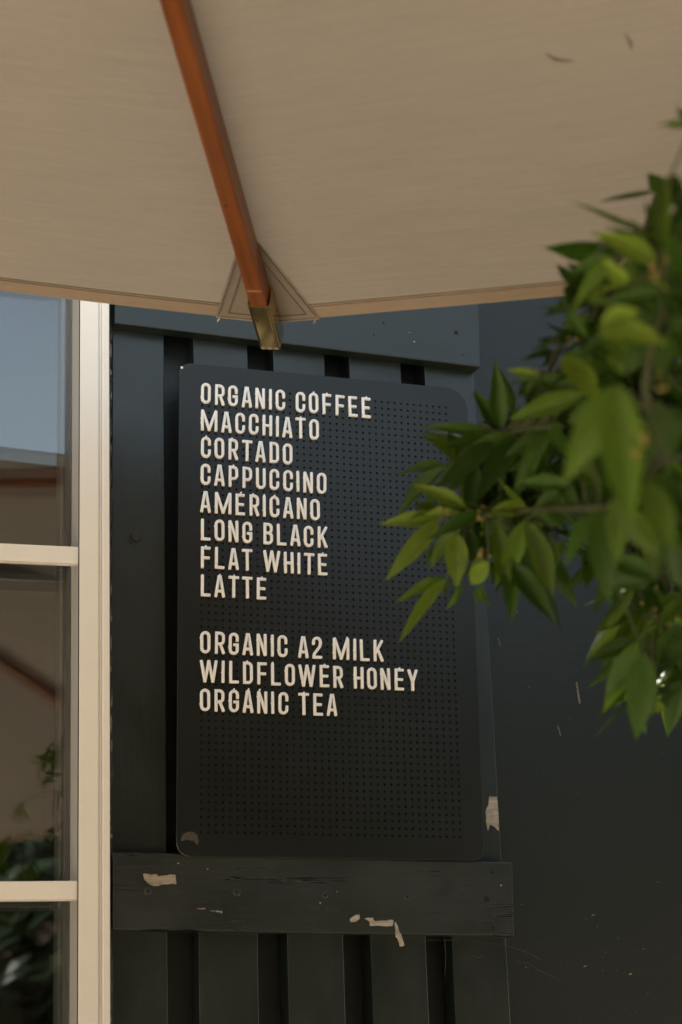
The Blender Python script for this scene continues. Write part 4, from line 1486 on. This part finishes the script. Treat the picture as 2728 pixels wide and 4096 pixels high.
# limbs
def limb(pts, r0, r1, n=7):
    bm = bmesh.new()
    # smooth with catmull-rom
    P2 = []
    for i in range(len(pts) - 1):
        p0, p1, p2, p3 = pts[max(i - 1, 0)], pts[i], pts[i + 1], pts[min(i + 2, len(pts) - 1)]
        for k in range(5):
            t = k / 5
            P2.append(0.5 * ((2 * p1) + (p2 - p0) * t + (2 * p0 - 5 * p1 + 4 * p2 - p3) * t * t + (3 * p1 - p0 - 3 * p2 + p3) * t ** 3))
    P2.append(pts[-1])
    m = len(P2) - 1
    tube(bm, P2, [r0 + (r1 - r0) * i / m for i in range(m + 1)], n)
    return bm
toff = -tb
bobj("trunk", limb([tb + V((0, 0, .3)), tb + V((.015, .01, .7)), tb + V((-.01, 0, 1.2)), tb + V((.0, .02, 1.62))], 0.026, 0.016, 12), MAT['bark'], tree, True, toff)
fork = tb + V((.0, .02, 1.60))
mid1 = V((0.34, -1.06, 1.90))
paths = [
 ([fork, mid1, V((0.20, -1.05, 1.99)), ND['n5'], ND['n13'], ND['n3'], ND['n2']], .0065, .0016),
 ([fork, V((0.40, -1.05, 1.95)), V((0.22, -1.02, 2.06)), ND['n11'], ND['n1']], .006, .0015),
 ([mid1, V((0.17, -1.17, 2.0)), ND['n6'], ND['n8'], ND['n7']], .0055, .0018),
 ([V((0.22, -1.02, 2.06)), ND['n4']], .005, .002),
 ([V((0.17, -1.17, 2.0)), ND['n14']], .005, .002),
 ([fork, V((0.45, -0.92, 1.98)), V((0.32, -0.82, 2.0)), ND['n9'], ND['n10']], .006, .0015),
 ([V((0.45, -0.92, 1.98)), V((0.44, -0.72, 2.06)), ND['n12']], .006, .002),
 ([fork, V((0.62, -1.0, 1.9)), V((0.60, -1.02, 2.2))], .012, .003),
 ([fork, V((0.72, -1.10, 1.85)), V((0.78, -1.16, 2.1))], .010, .003)]
nodes_all = []
for pts, r0, r1 in paths:
    bobj("branch", limb(pts, r0, r1), MAT['twig'], tree, True, toff)
    for a_, b_ in zip(pts, pts[1:]):
        for q in range(5):
            nodes_all.append(a_.lerp(b_, q / 5))
    nodes_all.append(pts[-1])
bm = bmesh.new()
for e in ends:
    nn = min(nodes_all, key=lambda p: (p - e).length)
    if (nn - e).length > 0.004:
        mdl = nn.lerp(e, .5) + V((0, 0, .12 * (nn - e).length))
        tube(bm, [nn, mdl, e], [.0017, .0013, .0009], 5)
tw = bobj("twigs", bm, MAT['twig'], tree, True, toff)
tw["kind"] = "stuff"
random.seed(12)
for b in BUDS:
    bm = bmesh.new()
    for q in range(random.randint(3, 6)):
        p = V(b) + V((random.uniform(-.008, .008), random.uniform(-.008, .008), random.uniform(-.009, .009)))
        r = random.uniform(.0012, .0024)
        ax = V((random.uniform(-1, 1), random.uniform(-1, 1), random.uniform(-.5, 1)))
        lathe(bm, [(r * .35, -r), (r * .9, -r * .4), (r, .2 * r), (r * .7, r), (r * .2, r * 1.5)], p, ax, 8)
    bobj("bud_cluster", bm, MAT['bud'], tree, True, toff)
pot = tag(empty("plant_pot", tb), "round terracotta pot the citrus tree grows in", "plant pot")
bm = bmesh.new(); lathe(bm, [(0.16, 0.004), (0.18, 0.02), (0.23, 0.36), (0.25, 0.362), (0.25, 0.42), (0.22, 0.42), (0.215, 0.33)], (0, 0, 0), (0, 0, 1), 32); bobj("bowl", bm, MAT['pot'], pot, True)
bm = bmesh.new(); lathe(bm, [(0.218, 0.34), (0.1, 0.35), (0.0, 0.352)], (0, 0, 0), (0, 0, 1), 32); bobj("soil", bm, MAT['soil'], pot, True)

# ------------------------------------------------------------------ the garden the window mirrors, plus added sky blockers
def shrub(name, loc, h, rad, nleaf, lo, hi, label, trunk_h):
    root = tag(empty(name, loc), label, "tree", "garden trees across from the window")
    bm = bmesh.new()
    for _ in range(nleaf):
        while True:
            q = V((random.uniform(-1, 1), random.uniform(-1, 1), random.uniform(-1, 1)))
            if .35 < q.length < 1:
                break
        lump = 0.75 + 0.4 * noise.noise(q * 2.1 + V(loc))
        b = V((q.x * rad, q.y * rad, h - rad * 1.1 + q.z * rad * 1.15)) * 1.0
        b = V((b.x * lump, b.y * lump, b.z))
        dr = V((q.x + random.uniform(-.8, .8), q.y + random.uniform(-.8, .8), random.uniform(-.9, .5))).normalized()
        Ln = random.uniform(lo, hi)
        sd = dr.cross(V((random.uniform(-.4, .4), random.uniform(-.4, .4), 1))).normalized() * Ln * .19
        up = sd.cross(dr).normalized() * Ln * .05
        ps = [b, b + dr * Ln * .35 + sd + up, b + dr * Ln * .8 + sd * .55, b + dr * Ln, b + dr * Ln * .8 - sd * .55, b + dr * Ln * .35 - sd + up]
        bm.faces.new([bm.verts.new(p) for p in ps])
    bobj("crown", bm, MAT['hedge'], root)
    bm = bmesh.new()
    tube(bm, [(0, 0, 0), (.02, .01, trunk_h * .5), (0, .02, h - rad)], [.05, .04, .025], 10)
    bobj("trunk", bm, MAT['bark'], root, True)
    return root
random.seed(40)
shrub("garden_tree", (0.62, -3.55, 0), 2.45, 0.55, 900, .10, .20, "broad-leaved shrub tree mirrored dark in the window pane", 1.2)
shrub("garden_tree", (-0.35, -4.3, 0), 2.75, 0.75, 1100, .12, .24, "taller broad-leaved tree mirrored behind the shrub in the window", 1.3)
shrub("garden_tree", (1.9, -4.6, 0), 2.9, 0.9, 1200, .12, .24, "rounded tree mirrored at the right of the window reflection", 1.3)
shrub("garden_tree", (3.6, -3.6, 0), 3.0, 0.95, 1200, .12, .24, "garden tree standing out to the right of the terrace", 1.3)
shrub("garden_tree", (1.55, -0.75, 0), 3.1, 0.70, 1700, .07, .13, "dense leafy tree added out of view to shade the wall, right of the citrus tree", 1.0)  # unseen tree added to block side sky and darken the right of the wall
shrub("garden_tree", (1.75, -2.1, 0), 3.2, 0.80, 1800, .08, .15, "dense leafy tree added out of view to shade the wall, right of the parasol", 1.0)  # second unseen tree added to keep side sky off the wall
hedge = tag(empty("hedge", (0.5, -6.2, 0)), "tall hedge added to block low sky, leaves darkened for shade, behind the garden trees in the window reflection", "hedge")  # added backdrop to the mirrored greenery, made tall to keep low sky out
bm = bmesh.new()
random.seed(50)
for _ in range(26000):
    x = random.uniform(-9, 9)
    top = 3.35 + .28 * noise.noise(V((x * .9, 3, 1))) + .12 * noise.noise(V((x * 4, 7, 1)))
    face = random.random()
    z = random.uniform(.05, top)
    y = random.uniform(-.25, .35) + .18 * noise.noise(V((x * 1.3, z * 1.3, 4)))
    dr = V((random.uniform(-1, 1), random.uniform(-.2, 1), random.uniform(-.8, .6))).normalized()
    Ln = random.uniform(.09, .17)
    sd = dr.cross(V((random.uniform(-.5, .5), .3, 1))).normalized() * Ln * .24
    b = V((x, y, z))
    bm.faces.new([bm.verts.new(p) for p in (b, b + dr * Ln * .4 + sd, b + dr * Ln, b + dr * Ln * .4 - sd)])
hf = bobj("foliage", bm, MAT['hedge'], hedge)
hf["kind"] = "stuff"
bm = bmesh.new(); box(bm, -9, 9, -.5, -.3, 0, 3.0); bobj("inner_growth", bm, MAT['bark'], hedge)
fence = tag(empty("timber_fence", (0, -7.6, 0)), "brown upright-board timber fence at the end of the garden", "fence")
bm = bmesh.new(); box(bm, -0.07, 0.07, -0.01, 0.01, 0.03, 1.95, 0.004); fb = bobj("board", bm, MAT['fence'], fence)
fb.location = (-4.5, 0, 0)
for i in range(1, 66):
    c = fb.copy(); COL.objects.link(c); c.parent = fence; c.location = (-4.5 + .15 * i, random.uniform(-.003, .003), random.uniform(-.01, .01))
for z in (0.5, 1.5):
    bm = bmesh.new(); box(bm, -4.6, 5.4, -0.06, -0.0145, z, z + .09, 0.004); bobj("fence_rail", bm, MAT['fence'], fence)
